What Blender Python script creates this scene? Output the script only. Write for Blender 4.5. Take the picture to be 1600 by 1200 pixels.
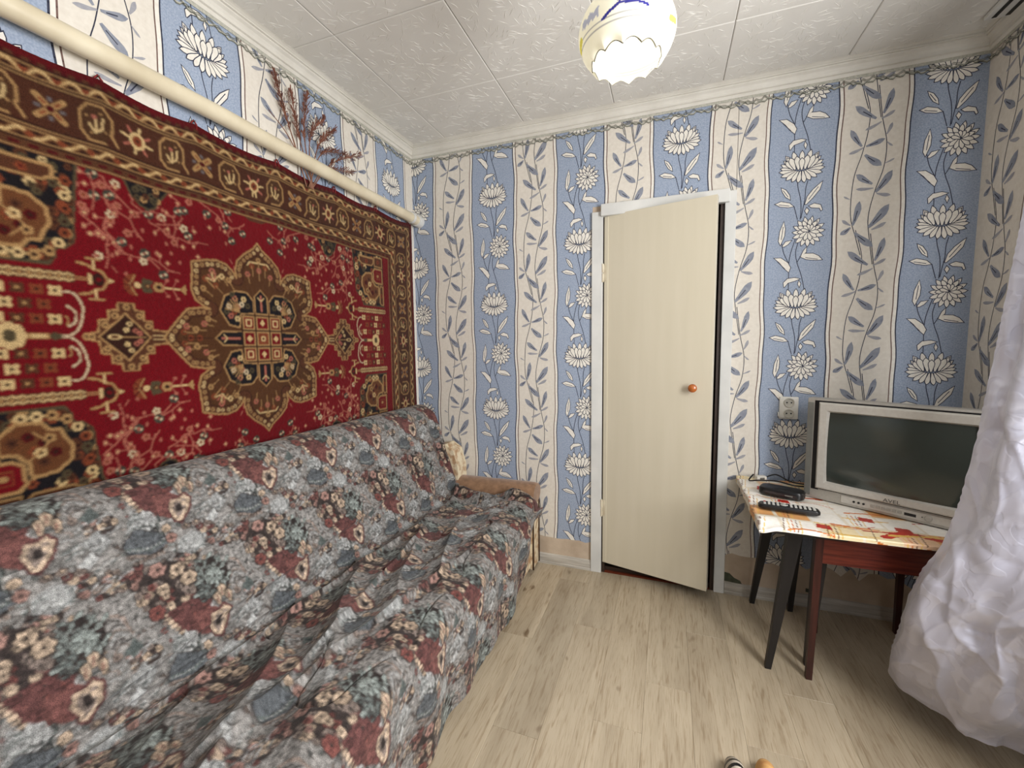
import bpy, math, random
import numpy as np
from mathutils import Vector, Matrix

for o in list(bpy.data.objects): bpy.data.objects.remove(o)
scn = bpy.context.scene
COL = scn.collection
PI = math.pi
rnd = random.Random(7)

# ------------------------------------------------------------------ camera
F_PX, YAW, PITCH, ROLL = 665.386, -0.350624, -0.089237, -0.012659
CAM = Vector((1.55927, -2.44560, 1.33970))
cd = bpy.data.cameras.new('camera'); cam = bpy.data.objects.new('camera', cd); COL.objects.link(cam)
cd.sensor_fit = 'HORIZONTAL'; cd.sensor_width = 36.0; cd.lens = F_PX * 36.0 / 1600.0
cd.clip_start = 0.02; cd.clip_end = 100
fw = Vector((math.sin(YAW) * math.cos(PITCH), math.cos(YAW) * math.cos(PITCH), math.sin(PITCH)))
rt0 = Vector((math.cos(YAW), -math.sin(YAW), 0)); up0 = rt0.cross(fw)
rt = rt0 * math.cos(ROLL) + up0 * math.sin(ROLL); up = -rt0 * math.sin(ROLL) + up0 * math.cos(ROLL)
M = Matrix((rt, up, -fw)).transposed().to_4x4(); M.translation = CAM
cam.matrix_world = M
scn.camera = cam

# ------------------------------------------------------------------ world, window light, exposure
w = bpy.data.worlds.new('sky'); scn.world = w; w.use_nodes = True
w.node_tree.nodes['Background'].inputs[0].default_value = (0.75, 0.85, 1.0, 1)
w.node_tree.nodes['Background'].inputs[1].default_value = 0.7
W_Y0, W_Y1, W_Z0, W_Z1 = -2.30, -1.25, 0.90, 2.20          # window opening in the right wall
V_X0, V_X1 = 1.45, 2.70                                      # opening for the added rear window and its fill lamp
def window_light(name, loc, dirv, sx, sz, energy):
    ld = bpy.data.lights.new(name, 'AREA'); ld.shape = 'RECTANGLE'; ld.size = sx; ld.size_y = sz; ld.energy = energy; ld.color = (1.0, 0.985, 0.97)
    lo = bpy.data.objects.new(name, ld); COL.objects.link(lo); lo.location = loc; lo.rotation_euler = Vector(dirv).to_track_quat('-Z', 'Y').to_euler()
window_light('rear_fill_light', ((V_X0 + V_X1) / 2, -3.02, (W_Z0 + W_Z1) / 2), (0, 1, 0), V_X1 - V_X0 - .1, W_Z1 - W_Z0 - .1, 1.0)  # added fill lamp, no known window on the rear wall
window_light('right_window_daylight', (2.77, (W_Y0 + W_Y1) / 2, (W_Z0 + W_Z1) / 2), (-1, 0, 0), W_Y1 - W_Y0 - .1, W_Z1 - W_Z0 - .1, 40)
vs = scn.view_settings
vs.view_transform = 'Standard'; vs.look = 'None'; vs.gamma = 1.0; vs.use_curve_mapping = False
vs.exposure = 0.84

# ------------------------------------------------------------------ room numbers (metres)
RW, RH, RY = 2.792, 2.60, -3.05      # right wall x, ceiling z, rear wall y ; left wall x=0, back wall y=0
COR = 2.53                            # lower edge of the cornice

# ------------------------------------------------------------------ helpers
def lin(c):
    c = np.asarray(c, float) / 255.0
    return np.where(c <= 0.04045, c / 12.92, ((c + 0.055) / 1.055) ** 2.4)
def l4(c): return tuple(float(v) for v in lin(c)) + (1.0,)

def new_mat(name):
    m = bpy.data.materials.new(name); m.use_nodes = True
    nt = m.node_tree; return m, nt, nt.nodes['Principled BSDF']
def mat(name, c, c2=None, rough=0.6, scale=20.0, stretch=(1, 1, 1), bump=0.0, bscale=None, metal=0.0, spec=0.5,
        sheen=0.0, coat=0.0, detail=4.0, contrast=(0.3, 0.7), coords='Object'):
    m, nt, b = new_mat(name); N = nt.nodes; L = nt.links
    b.inputs['Roughness'].default_value = rough; b.inputs['Metallic'].default_value = metal
    b.inputs['Specular IOR Level'].default_value = spec
    b.inputs['Sheen Weight'].default_value = sheen; b.inputs['Coat Weight'].default_value = coat
    tc = N.new('ShaderNodeTexCoord'); mp = N.new('ShaderNodeMapping'); mp.inputs['Scale'].default_value = stretch
    L.new(tc.outputs[coords], mp.inputs['Vector'])
    nz = N.new('ShaderNodeTexNoise'); nz.inputs['Scale'].default_value = scale; nz.inputs['Detail'].default_value = detail
    L.new(mp.outputs[0], nz.inputs['Vector'])
    if c2 is None: c2 = tuple(max(0, v * 0.88) for v in c)
    cr = N.new('ShaderNodeValToRGB'); cr.color_ramp.elements[0].position = contrast[0]; cr.color_ramp.elements[1].position = contrast[1]
    cr.color_ramp.elements[0].color = l4(c2); cr.color_ramp.elements[1].color = l4(c)
    L.new(nz.outputs['Fac'], cr.inputs['Fac']); L.new(cr.outputs[0], b.inputs['Base Color'])
    if bump:
        n2 = nz
        if bscale:
            n2 = N.new('ShaderNodeTexNoise'); n2.inputs['Scale'].default_value = bscale; n2.inputs['Detail'].default_value = 3
            L.new(mp.outputs[0], n2.inputs['Vector'])
        bp = N.new('ShaderNodeBump'); bp.inputs['Strength'].default_value = bump; bp.inputs['Distance'].default_value = 0.004
        L.new(n2.outputs['Fac'], bp.inputs['Height']); L.new(bp.outputs[0], b.inputs['Normal'])
    return m
def mat_attr(name, rough=0.9, nscale=300.0, namt=0.35, bump=0.3, sheen=0.0, spec=0.2):
    """colour comes from the woven / printed pattern stored on the mesh, broken up by a fine procedural grain"""
    m, nt, b = new_mat(name); N = nt.nodes; L = nt.links
    at = N.new('ShaderNodeAttribute'); at.attribute_name = 'pattern'
    tc = N.new('ShaderNodeTexCoord'); nz = N.new('ShaderNodeTexNoise'); nz.inputs['Scale'].default_value = nscale; nz.inputs['Detail'].default_value = 2
    L.new(tc.outputs['Object'], nz.inputs['Vector'])
    mr = N.new('ShaderNodeMapRange'); mr.inputs['From Min'].default_value = 0.3; mr.inputs['From Max'].default_value = 0.7
    mr.inputs['To Min'].default_value = 1 - namt; mr.inputs['To Max'].default_value = 1 + namt
    L.new(nz.outputs['Fac'], mr.inputs['Value'])
    mx = N.new('ShaderNodeVectorMath'); mx.operation = 'SCALE'
    L.new(at.outputs['Color'], mx.inputs[0]); L.new(mr.outputs[0], mx.inputs['Scale']); L.new(mx.outputs[0], b.inputs['Base Color'])
    b.inputs['Roughness'].default_value = rough; b.inputs['Sheen Weight'].default_value = sheen; b.inputs['Specular IOR Level'].default_value = spec
    bp = N.new('ShaderNodeBump'); bp.inputs['Strength'].default_value = bump; bp.inputs['Distance'].default_value = 0.003
    L.new(nz.outputs['Fac'], bp.inputs['Height']); L.new(bp.outputs[0], b.inputs['Normal'])
    return m

class MB:
    """collects shapes, builds ONE mesh object"""
    def __init__(s): s.v = []; s.f = []; s.m = []
    def add(s, vs, fs, mi=0):
        o = len(s.v); s.v += [tuple(v) for v in vs]; s.f += [tuple(i + o for i in f) for f in fs]; s.m += [mi] * len(fs); return s
    def box(s, a, b, mi=0, bev=0.0, T=None):
        x0, y0, z0 = a; x1, y1, z1 = b
        if bev <= 0:
            vs = [(x0, y0, z0), (x1, y0, z0), (x1, y1, z0), (x0, y1, z0), (x0, y0, z1), (x1, y0, z1), (x1, y1, z1), (x0, y1, z1)]
            fs = [(3, 2, 1, 0), (4, 5, 6, 7), (0, 1, 5, 4), (1, 2, 6, 5), (2, 3, 7, 6), (3, 0, 4, 7)]
        else:
            import bmesh
            bm = bmesh.new(); bmesh.ops.create_cube(bm, size=1.0)
            for v in bm.verts: v.co = ((x0 + x1) / 2 + v.co.x * (x1 - x0), (y0 + y1) / 2 + v.co.y * (y1 - y0), (z0 + z1) / 2 + v.co.z * (z1 - z0))
            bmesh.ops.bevel(bm, geom=bm.edges[:], offset=min(bev, .49 * min(abs(x1 - x0), abs(y1 - y0), abs(z1 - z0))), segments=2, affect='EDGES', profile=0.6)
            bm.verts.index_update(); vs = [v.co.copy() for v in bm.verts]; fs = [[v.index for v in f.verts] for f in bm.faces]; bm.free()
        if T is not None: vs = [T @ Vector(v) for v in vs]
        return s.add(vs, fs, mi)
    def tube(s, pts, r, n=10, mi=0, cap=True):
        pts = [Vector(p) for p in pts]; rs = r if isinstance(r, (list, tuple)) else [r] * len(pts)
        vs = []; prev = None
        for i, p in enumerate(pts):
            d = (pts[min(i + 1, len(pts) - 1)] - pts[max(i - 1, 0)]).normalized()
            a = (prev - d * prev.dot(d)) if prev is not None else d.orthogonal()
            if a.length < 1e-6: a = d.orthogonal()
            a.normalize(); prev = a; b = d.cross(a)
            for k in range(n):
                t = 2 * PI * k / n; vs.append(p + (a * math.cos(t) + b * math.sin(t)) * rs[i])
        fs = []
        for i in range(len(pts) - 1):
            for k in range(n):
                k2 = (k + 1) % n; fs.append((i * n + k, i * n + k2, (i + 1) * n + k2, (i + 1) * n + k))
        if cap: fs.append(tuple(range(n))[::-1]); fs.append(tuple((len(pts) - 1) * n + k for k in range(n)))
        return s.add(vs, fs, mi)
    def lathe(s, prof, n=32, T=None, mi=0):
        vs = []; fs = []
        for r, z in prof:
            for k in range(n): t = 2 * PI * k / n; vs.append(Vector((r * math.cos(t), r * math.sin(t), z)))
        for i in range(len(prof) - 1):
            for k in range(n):
                k2 = (k + 1) % n; fs.append((i * n + k, i * n + k2, (i + 1) * n + k2, (i + 1) * n + k))
        if prof[0][0] > 1e-5: fs.append(tuple(range(n))[::-1])
        if prof[-1][0] > 1e-5: fs.append(tuple((len(prof) - 1) * n + k for k in range(n)))
        if T is not None: vs = [T @ v for v in vs]
        return s.add(vs, fs, mi)
    def prism(s, poly, ax, a, b, mi=0, T=None):
        """polygon in the two other axes extruded along axis ax from a to b"""
        n = len(poly); vs = []
        for t in (a, b):
            for p in poly:
                q = list(p); q.insert(ax, t); vs.append(Vector(q))
        if T is not None: vs = [T @ v for v in vs]
        fs = [tuple(range(n))[::-1], tuple(range(n, 2 * n))] + [(i, (i + 1) % n, n + (i + 1) % n, n + i) for i in range(n)]
        return s.add(vs, fs, mi)
    def loft(s, secs, mi=0, cap=True):
        n = len(secs[0]); vs = [v for q in secs for v in q]; fs = []
        for i in range(len(secs) - 1):
            for k in range(n):
                k2 = (k + 1) % n; fs.append((i * n + k, i * n + k2, (i + 1) * n + k2, (i + 1) * n + k))
        if cap: fs.append(tuple(range(n))[::-1]); fs.append(tuple((len(secs) - 1) * n + k for k in range(n)))
        return s.add(vs, fs, mi)
    def build(s, name, mats, parent=None, smooth=False, auto=None, recalc=True):
        import bmesh
        me = bpy.data.meshes.new(name); me.from_pydata(s.v, [], s.f)
        for m in (mats if isinstance(mats, (list, tuple)) else [mats]): me.materials.append(m)
        me.polygons.foreach_set('material_index', s.m)
        if recalc:
            bm = bmesh.new(); bm.from_mesh(me); bmesh.ops.recalc_face_normals(bm, faces=bm.faces[:]); bm.to_mesh(me); bm.free()
        if smooth or auto: me.polygons.foreach_set('use_smooth', [True] * len(me.polygons))
        if auto: me.set_sharp_from_angle(angle=math.radians(auto))
        o = bpy.data.objects.new(name, me); COL.objects.link(o)
        if parent is not None: o.parent = parent
        return o
def empty(name, loc=(0, 0, 0), rz=0.0):
    o = bpy.data.objects.new(name, None); COL.objects.link(o); o.location = loc; o.rotation_euler = (0, 0, rz); o.empty_display_size = 0.05; return o
def tag(o, label=None, cat=None, group=None, kind=None):
    if label: o['label'] = label
    if cat: o['category'] = cat
    if group: o['group'] = group
    if kind: o['kind'] = kind
    return o
def struct(o): o['kind'] = 'structure'; return o

def grid_obj(name, P, C, m, parent=None):
    """dense woven sheet: P (ny,nx,3) positions, C (ny,nx,3) linear colours"""
    ny, nx = P.shape[:2]; me = bpy.data.meshes.new(name)
    idx = np.arange(ny * nx).reshape(ny, nx)
    q = np.stack([idx[:-1, :-1], idx[:-1, 1:], idx[1:, 1:], idx[1:, :-1]], -1).reshape(-1, 4)
    me.vertices.add(ny * nx); me.vertices.foreach_set('co', P.reshape(-1).astype(np.float32))
    me.loops.add(q.size); me.loops.foreach_set('vertex_index', q.reshape(-1).astype(np.int32))
    me.polygons.add(len(q)); me.polygons.foreach_set('loop_start', np.arange(0, q.size, 4, dtype=np.int32))
    me.polygons.foreach_set('loop_total', np.full(len(q), 4, dtype=np.int32))
    me.polygons.foreach_set('use_smooth', np.ones(len(q), dtype=bool))
    me.update(calc_edges=True)
    at = me.color_attributes.new('pattern', 'FLOAT_COLOR', 'POINT')
    at.data.foreach_set('color', np.concatenate([C.reshape(-1, 3), np.ones((ny * nx, 1))], 1).reshape(-1).astype(np.float32))
    me.materials.append(m)
    o = bpy.data.objects.new(name, me); COL.objects.link(o)
    if parent is not None: o.parent = parent
    return o

def vnoise(x, y, seed=0):
    """smooth value noise, 0..1"""
    r = np.random.RandomState(seed).rand(128, 128)
    xi = np.floor(x).astype(int); yi = np.floor(y).astype(int); fx = x - xi; fy = y - yi
    fx = fx * fx * fx * (fx * (fx * 6 - 15) + 10); fy = fy * fy * fy * (fy * (fy * 6 - 15) + 10)
    g = lambda a, b: r[b % 128, a % 128]
    return (g(xi, yi) * (1 - fx) + g(xi + 1, yi) * fx) * (1 - fy) + (g(xi, yi + 1) * (1 - fx) + g(xi + 1, yi + 1) * fx) * fy
def sstep(a, b, x):
    t = np.clip((x - a) / (b - a), 0, 1); return t * t * (3 - 2 * t)

class Canvas:
    """numeric drawing board for woven patterns (x to the right, y up, metres)"""
    def __init__(s, x0, x1, y0, y1, step, base):
        s.xs = np.arange(x0, x1 + step * .5, step); s.ys = np.arange(y0, y1 + step * .5, step); s.st = step
        s.X, s.Y = np.meshgrid(s.xs, s.ys); s.C = np.empty(s.X.shape + (3,)); s.C[:] = base
    def win(s, x0, x1, y0, y1):
        i0 = max(0, int((x0 - s.xs[0]) / s.st) - 1); i1 = min(len(s.xs), int((x1 - s.xs[0]) / s.st) + 3)
        j0 = max(0, int((y0 - s.ys[0]) / s.st) - 1); j1 = min(len(s.ys), int((y1 - s.ys[0]) / s.st) + 3)
        return slice(j0, max(j0, j1)), slice(i0, max(i0, i1))
    def inside(s, pts, sl):
        X, Y = s.X[sl], s.Y[sl]; m = np.zeros(X.shape, bool); n = len(pts)
        for i in range(n):
            xa, ya = pts[i]; xb, yb = pts[(i + 1) % n]
            if ya == yb: continue
            c = ((ya > Y) != (yb > Y)) & (X < (xb - xa) * (Y - ya) / (yb - ya) + xa); m ^= c
        return m
    def poly(s, pts, col, only=None):
        a = np.array(pts); sl = s.win(a[:, 0].min(), a[:, 0].max(), a[:, 1].min(), a[:, 1].max())
        m = s.inside(pts, sl)
        if only is not None: m &= only[sl]
        s.C[sl][m] = col
    def dist(s, pts, sl):
        X, Y = s.X[sl], s.Y[sl]; d = np.full(X.shape, 9.0)
        for (xa, ya), (xb, yb) in zip(pts[:-1], pts[1:]):
            dx, dy = xb - xa, yb - ya; q = dx * dx + dy * dy + 1e-12
            t = np.clip(((X - xa) * dx + (Y - ya) * dy) / q, 0, 1)
            d = np.minimum(d, np.hypot(X - xa - t * dx, Y - ya - t * dy))
        return d
    def line(s, pts, wd, col, closed=False, only=None):
        if closed: pts = list(pts) + [pts[0]]
        a = np.array(pts); sl = s.win(a[:, 0].min() - wd, a[:, 0].max() + wd, a[:, 1].min() - wd, a[:, 1].max() + wd)
        m = s.dist(pts, sl) < wd / 2
        if only is not None: m &= only[sl]
        s.C[sl][m] = col
    def disc(s, x, y, rx, col, ry=None, only=None):
        ry = ry or rx; sl = s.win(x - rx, x + rx, y - ry, y + ry)
        m = ((s.X[sl] - x) / rx) ** 2 + ((s.Y[sl] - y) / ry) ** 2 < 1
        if only is not None: m &= only[sl]
        s.C[sl][m] = col
    def rect(s, x0, x1, y0, y1, col): s.poly([(x0, y0), (x1, y0), (x1, y1), (x0, y1)], col)
    def flower(s, x, y, r, n, col, core, only=None, ph=0.0):
        for k in range(n):
            a = 2 * PI * k / n + ph; s.disc(x + .6 * r * math.cos(a), y + .6 * r * math.sin(a), .42 * r, col, only=only)
        s.disc(x, y, .38 * r, core, only=only)

# ------------------------------------------------------------------ shared materials
M_plaster = mat('bare_plaster', (208, 191, 170), (182, 163, 142), rough=.9, scale=9, bump=.3, bscale=60)
M_wallcore = mat('plain_wall', (118, 112, 106), rough=.9)  # unseen rear wall, coloured dark to cut the bounced light
M_white = mat('white_paint', (226, 226, 222), (205, 206, 203), rough=.45, scale=6)
M_cornice = mat('foam_cornice', (226, 223, 214), (212, 208, 198), rough=.6, scale=8)
M_tile = mat('foam_ceiling_tile', (228, 226, 220), (220, 217, 210), rough=.8, scale=5)
M_dark = mat('dark_void', (30, 22, 18), rough=.9)
M_black = mat('black_plastic', (22, 22, 24), (14, 14, 15), rough=.35)
M_wp = {
    'cream': mat('paper_cream', (230, 224, 213), (220, 213, 201), rough=.75, scale=60, bump=.1, bscale=250),
    'blue': mat('paper_blue', (166, 178, 197), (144, 158, 181), rough=.75, scale=180, detail=2, bump=.1, bscale=250, contrast=(.35, .65)),
    'ink': mat('paper_ink', (50, 54, 76), rough=.75),
    'white': mat('paper_white', (240, 237, 228), (228, 222, 212), rough=.75, scale=80),
    'leaf': mat('paper_leaf', (154, 158, 168), (124, 130, 146), rough=.75, scale=50),
    'grey': mat('paper_grey', (168, 168, 174), (148, 149, 158), rough=.75, scale=50),
    'brown': mat('paper_brown', (120, 92, 84), rough=.75),
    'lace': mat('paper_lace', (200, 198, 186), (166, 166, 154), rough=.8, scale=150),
    'lacedark': mat('paper_lace_dark', (128, 128, 116), (96, 98, 88), rough=.8, scale=150),  # darker printed lines of the lace border
}
WPN = list(M_wp)

# ================================================================== THE SETTING
DX0, DX1, DZ1 = 1.213, 1.815, 2.045        # doorway in the back wall
TH = 0.12
b = MB()
b.box((-TH, 0, 0), (DX0, TH, RH)); b.box((DX1, 0, 0), (RW + TH, TH, RH)); b.box((DX0, 0, DZ1), (DX1, TH, RH))
wall_back = struct(b.build('wall_back', M_plaster))
wall_left = struct(MB().box((-TH, RY, 0), (0, 0, RH)).build('wall_left', M_plaster))
b = MB()
b.box((RW, RY, 0), (RW + TH, 0, W_Z0)); b.box((RW, RY, W_Z1), (RW + TH, 0, RH)); b.box((RW, W_Y1, W_Z0), (RW + TH, 0, W_Z1)); b.box((RW, RY, W_Z0), (RW + TH, W_Y0, W_Z1))
wall_right = struct(b.build('wall_right', M_plaster))
b = MB()
b.box((-TH, RY - TH, 0), (RW + TH, RY, W_Z0)); b.box((-TH, RY - TH, W_Z1), (RW + TH, RY, RH)); b.box((-TH, RY - TH, W_Z0), (V_X0, RY, W_Z1)); b.box((V_X1, RY - TH, W_Z0), (RW + TH, RY, W_Z1))
wall_rear = struct(b.build('wall_rear', M_wallcore))
ceiling = struct(MB().box((-TH, RY - TH, RH + .004), (RW + TH, TH, RH + .12)).build('ceiling', M_cornice))
# hallway glimpsed through the gap of the door
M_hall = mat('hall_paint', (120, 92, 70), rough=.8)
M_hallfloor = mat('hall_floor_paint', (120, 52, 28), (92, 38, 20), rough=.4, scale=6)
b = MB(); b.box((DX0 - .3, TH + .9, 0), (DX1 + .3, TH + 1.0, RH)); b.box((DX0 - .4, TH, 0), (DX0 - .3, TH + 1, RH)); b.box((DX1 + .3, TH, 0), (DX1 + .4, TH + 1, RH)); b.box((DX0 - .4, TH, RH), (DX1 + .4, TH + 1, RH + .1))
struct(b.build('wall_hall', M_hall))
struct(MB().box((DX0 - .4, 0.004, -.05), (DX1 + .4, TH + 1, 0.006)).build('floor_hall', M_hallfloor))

# ---- floor: sub-floor and laminate planks
M_sub = mat('sub_floor', (96, 84, 68), rough=.9)
floor = struct(MB().box((-TH, RY - TH, -.08), (RW + TH, 0, -.006)).build('floor', M_sub))
def plank_mat():
    m, nt, b = new_mat('laminate_oak'); N = nt.nodes; L = nt.links
    oi = N.new('ShaderNodeObjectInfo'); tc = N.new('ShaderNodeTexCoord')
    cx = N.new('ShaderNodeCombineXYZ'); mu = N.new('ShaderNodeMath'); mu.operation = 'MULTIPLY'; mu.inputs[1].default_value = 57.0
    L.new(oi.outputs['Random'], mu.inputs[0]); L.new(mu.outputs[0], cx.inputs[0]); L.new(mu.outputs[0], cx.inputs[1]); L.new(mu.outputs[0], cx.inputs[2])
    ad = N.new('ShaderNodeVectorMath'); L.new(tc.outputs['Object'], ad.inputs[0]); L.new(cx.outputs[0], ad.inputs[1])
    def nz(scale, st, det=5, dist=0.0):
        mp = N.new('ShaderNodeMapping'); mp.inputs['Scale'].default_value = st; L.new(ad.outputs[0], mp.inputs['Vector'])
        n = N.new('ShaderNodeTexNoise'); n.inputs['Scale'].default_value = scale; n.inputs['Detail'].default_value = det; n.inputs['Distortion'].default_value = dist
        L.new(mp.outputs[0], n.inputs['Vector']); return n
    grain = nz(14, (6, .45, 1), 6, 1.2); broad = nz(5, (2.2, .35, 1), 3, .6); knots = nz(7, (1.6, .8, 1), 2, .3); fine = nz(60, (5, .25, 1), 4)
    r1 = N.new('ShaderNodeValToRGB'); e = r1.color_ramp.elements
    e[0].position = .2; e[0].color = l4((164, 149, 126)); e[1].position = .75; e[1].color = l4((197, 183, 159))
    L.new(broad.outputs['Fac'], r1.inputs['Fac'])
    def mixc(a, fac, col, mode='MULTIPLY'):
        x = N.new('ShaderNodeMix'); x.data_type = 'RGBA'; x.blend_type = mode
        L.new(fac, x.inputs['Factor']); L.new(a, x.inputs[6]); x.inputs[7].default_value = col; return x.outputs[2]
    def ramp(n, p0, p1, v0=0.0, v1=1.0):
        r = N.new('ShaderNodeMapRange'); r.inputs['From Min'].default_value = p0; r.inputs['From Max'].default_value = p1
        r.inputs['To Min'].default_value = v0; r.inputs['To Max'].default_value = v1; L.new(n.outputs['Fac'], r.inputs['Value']); return r.outputs[0]
    c = mixc(r1.outputs[0], ramp(grain, .52, .68, 0, .55), l4((196, 180, 160)))
    c = mixc(c, ramp(fine, .5, .75, 0, .5), l4((205, 195, 180)))
    c = mixc(c, ramp(knots, .70, .76, 0, .75), l4((150, 128, 104)))
    hs = N.new('ShaderNodeHueSaturation'); mr = N.new('ShaderNodeMapRange'); mr.inputs['To Min'].default_value = .90; mr.inputs['To Max'].default_value = 1.06
    L.new(oi.outputs['Random'], mr.inputs['Value']); L.new(mr.outputs[0], hs.inputs['Value']); L.new(c, hs.inputs['Color'])
    L.new(hs.outputs[0], b.inputs['Base Color']); b.inputs['Roughness'].default_value = .42
    bp = N.new('ShaderNodeBump'); bp.inputs['Strength'].default_value = .15; bp.inputs['Distance'].default_value = .002
    L.new(fine.outputs['Fac'], bp.inputs['Height']); L.new(bp.outputs[0], b.inputs['Normal'])
    return m
M_plank = plank_mat()
PW = 0.1665
ends = {4: -.19, 5: -.686, 6: -.15, 7: -.52, 8: -1.022, 9: -.78, 10: -.41, 11: -.95, 12: -.666, 13: -.3, 14: -.85, 15: -.5, 16: -.2}
pk_cache = {}
for c in range(18):
    x0 = max(0.0, .8333 - 5 * PW + c * PW); x1 = min(RW, .8333 - 5 * PW + (c + 1) * PW)
    if x1 - x0 < .01: continue
    y = 0.0; cuts = [0.0]; e = ends.get(c, -rnd.uniform(.1, .9))
    while e > RY + .05: cuts.append(e); e -= 1.012
    cuts.append(RY)
    for a, d in zip(cuts[:-1], cuts[1:]):
        ln = a - d; key = (round(x1 - x0, 4), round(ln, 3))
        if key not in pk_cache:
            g = .0002; q = .0007; hx, hy = (x1 - x0) / 2 - g, ln / 2 - g
            vs_ = [(-hx, -hy, -.008), (hx, -hy, -.008), (hx, hy, -.008), (-hx, hy, -.008), (-hx, -hy, -q), (hx, -hy, -q), (hx, hy, -q), (-hx, hy, -q), (-hx + q, -hy + q, 0), (hx - q, -hy + q, 0), (hx - q, hy - q, 0), (-hx + q, hy - q, 0)]
            me = bpy.data.meshes.new('plank'); me.from_pydata(vs_, [], [(8, 9, 10, 11), (4, 5, 9, 8), (5, 6, 10, 9), (6, 7, 11, 10), (7, 4, 8, 11), (0, 1, 5, 4), (1, 2, 6, 5), (2, 3, 7, 6), (3, 0, 4, 7)])
            me.materials.append(M_plank); pk_cache[key] = me
        o = bpy.data.objects.new('plank', pk_cache[key]); COL.objects.link(o); o.parent = floor; o.location = ((x0 + x1) / 2, (a + d) / 2, 0)

# ---- ceiling: foam tiles with embossed strokes
cx_ = [0, .27, .77, 1.27, 1.785, 2.285, RW]; cy_ = [0, -.46, -.96, -1.46, -1.96, -2.46, RY]
for i in range(6):
    for j in range(6):
        x0, x1, y1, y0 = cx_[i] + .0008, cx_[i + 1] - .0008, cy_[j] - .0008, cy_[j + 1] + .0008
        mx, my = (x0 + x1) / 2, (y0 + y1) / 2; hx, hy = (x1 - x0) / 2, (y1 - y0) / 2; q = .0032
        b = MB(); b.add([(-hx, -hy, q), (hx, -hy, q), (hx, hy, q), (-hx, hy, q), (-hx + q, -hy + q, 0), (hx - q, -hy + q, 0), (hx - q, hy - q, 0), (-hx + q, hy - q, 0)],
                        [(7, 6, 5, 4), (4, 5, 1, 0), (5, 6, 2, 1), (6, 7, 3, 2), (7, 4, 0, 3)])
        n = int(300 * (x1 - x0) * (y1 - y0) / .25)
        for k in range(n):
            px, py = rnd.uniform(-hx + .02, hx - .02), rnd.uniform(-hy + .02, hy - .02)
            cl = (round((px + mx) / .17) * .17 - mx, round((py + my) / .17) * .17 - my)
            ang = math.atan2(py - cl[1], px - cl[0]) + rnd.gauss(0, .35) if rnd.random() < .75 else rnd.uniform(0, PI)
            ln, wd, hh = rnd.uniform(.010, .026), rnd.uniform(.0008, .0013), rnd.uniform(.0009, .0017)
            d = (math.cos(ang), math.sin(ang)); nn = (-d[1], d[0])
            A = (px - d[0] * ln, py - d[1] * ln, 0); B_ = (px + d[0] * ln, py + d[1] * ln, 0)
            b.add([A, B_, (px + nn[0] * wd, py + nn[1] * wd, 0), (px - nn[0] * wd, py - nn[1] * wd, 0), (px, py, -hh)], [(0, 4, 2), (2, 4, 1), (1, 4, 3), (3, 4, 0)])
        o = b.build('ceiling_tile', M_tile, ceiling, recalc=False); o.location = (mx, my, RH - .004)

# ---- cornice mouldings
prof = [(0, .07), (0, .0), (.007, .0), (.010, .008), (.010, .013), (.018, .015), (.018, .019), (.014, .021), (.016, .030), (.022, .039), (.032, .046), (.032, .051), (.041, .052), (.041, .056), (.036, .058), (.047, .064), (.054, .066), (.054, .07)]
def cornice(name, P, a, b_, ma, mb):
    """P(along, out, up); ma/mb: +1 mitre (shorten outwards)"""
    m = MB(); secs = []
    for t, k in ((a, ma), (b_, mb)): secs.append([P(t + k * d, d, z) for d, z in prof])
    m.loft(secs); return struct(m.build(name, M_cornice))
cornice('trim_1', lambda t, d, z: (t, -d, COR + z), 0, RW, 1, -1)
cornice('trim_2', lambda t, d, z: (d, t, COR + z), RY, 0, 1, -1)
cornice('trim_3', lambda t, d, z: (RW - d, t, COR + z), RY, 0, 1, -1)

# ---- baseboards
M_base = mat('grey_skirting', (205, 200, 190), (168, 162, 152), rough=.5, scale=10, stretch=(.6, 8, 8))
bp_ = [(0, 0), (.014, 0), (.014, .012), (.011, .016), (.011, .046), (.006, .06), (.0, .063)]
def board(name, P, a, b_): m = MB(); m.loft([[P(t, d, z) for d, z in bp_] for t in (a, b_)]); return struct(m.build(name, M_base))
board('baseboard_back', lambda t, d, z: (t, -d, z), 0, 1.152)
board('baseboard_back', lambda t, d, z: (t, -d, z), 1.868, RW)
board('baseboard_left', lambda t, d, z: (d, t, z), RY, -.015)
board('baseboard_right', lambda t, d, z: (RW - d, t, z), RY, -.015)

# ---- door casing
b = MB(); b.box((1.152, -.016, 0), (1.213, 0, 2.066), bev=.003); struct(b.build('trim_4', M_white))
b = MB(); b.box((1.203, -.034, 2.037), (1.835, 0, 2.1), bev=.004); struct(b.build('trim_5', M_white))
b = MB(); b.box((1.815, -.016, 0), (1.866, 0, 2.094), bev=.003); struct(b.build('trim_6', M_white))
b = MB()
b.box((DX0 - .002, 0, 0), (DX0 + .018, TH, DZ1)); b.box((DX1 - .018, 0, 0), (DX1 + .002, TH, DZ1)); b.box((DX0, 0, DZ1 - .008), (DX1, TH, DZ1 + .002)); b.box((DX0, .02, 0), (DX1, TH, .028))
struct(b.build('trim_7', mat('jamb_shaded_brown', (58, 40, 30), (44, 30, 22), rough=.5)))  # brown darkened to put the door gap's shade into the jamb colour

# ---- the door, ajar into the room
M_door = mat('old_cream_door_paint', (216, 208, 187), (211, 203, 181), rough=.32, scale=3, stretch=(6, 6, .5), bump=.04, bscale=14)
door = struct(empty('door_1', (1.219, -.006, 0), -math.radians(14.0)))
DWd = .566
dl = MB().box((0, -.0, .065), (DWd, .038, 2.045), bev=.002).build('door_leaf', M_door, door)
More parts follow.
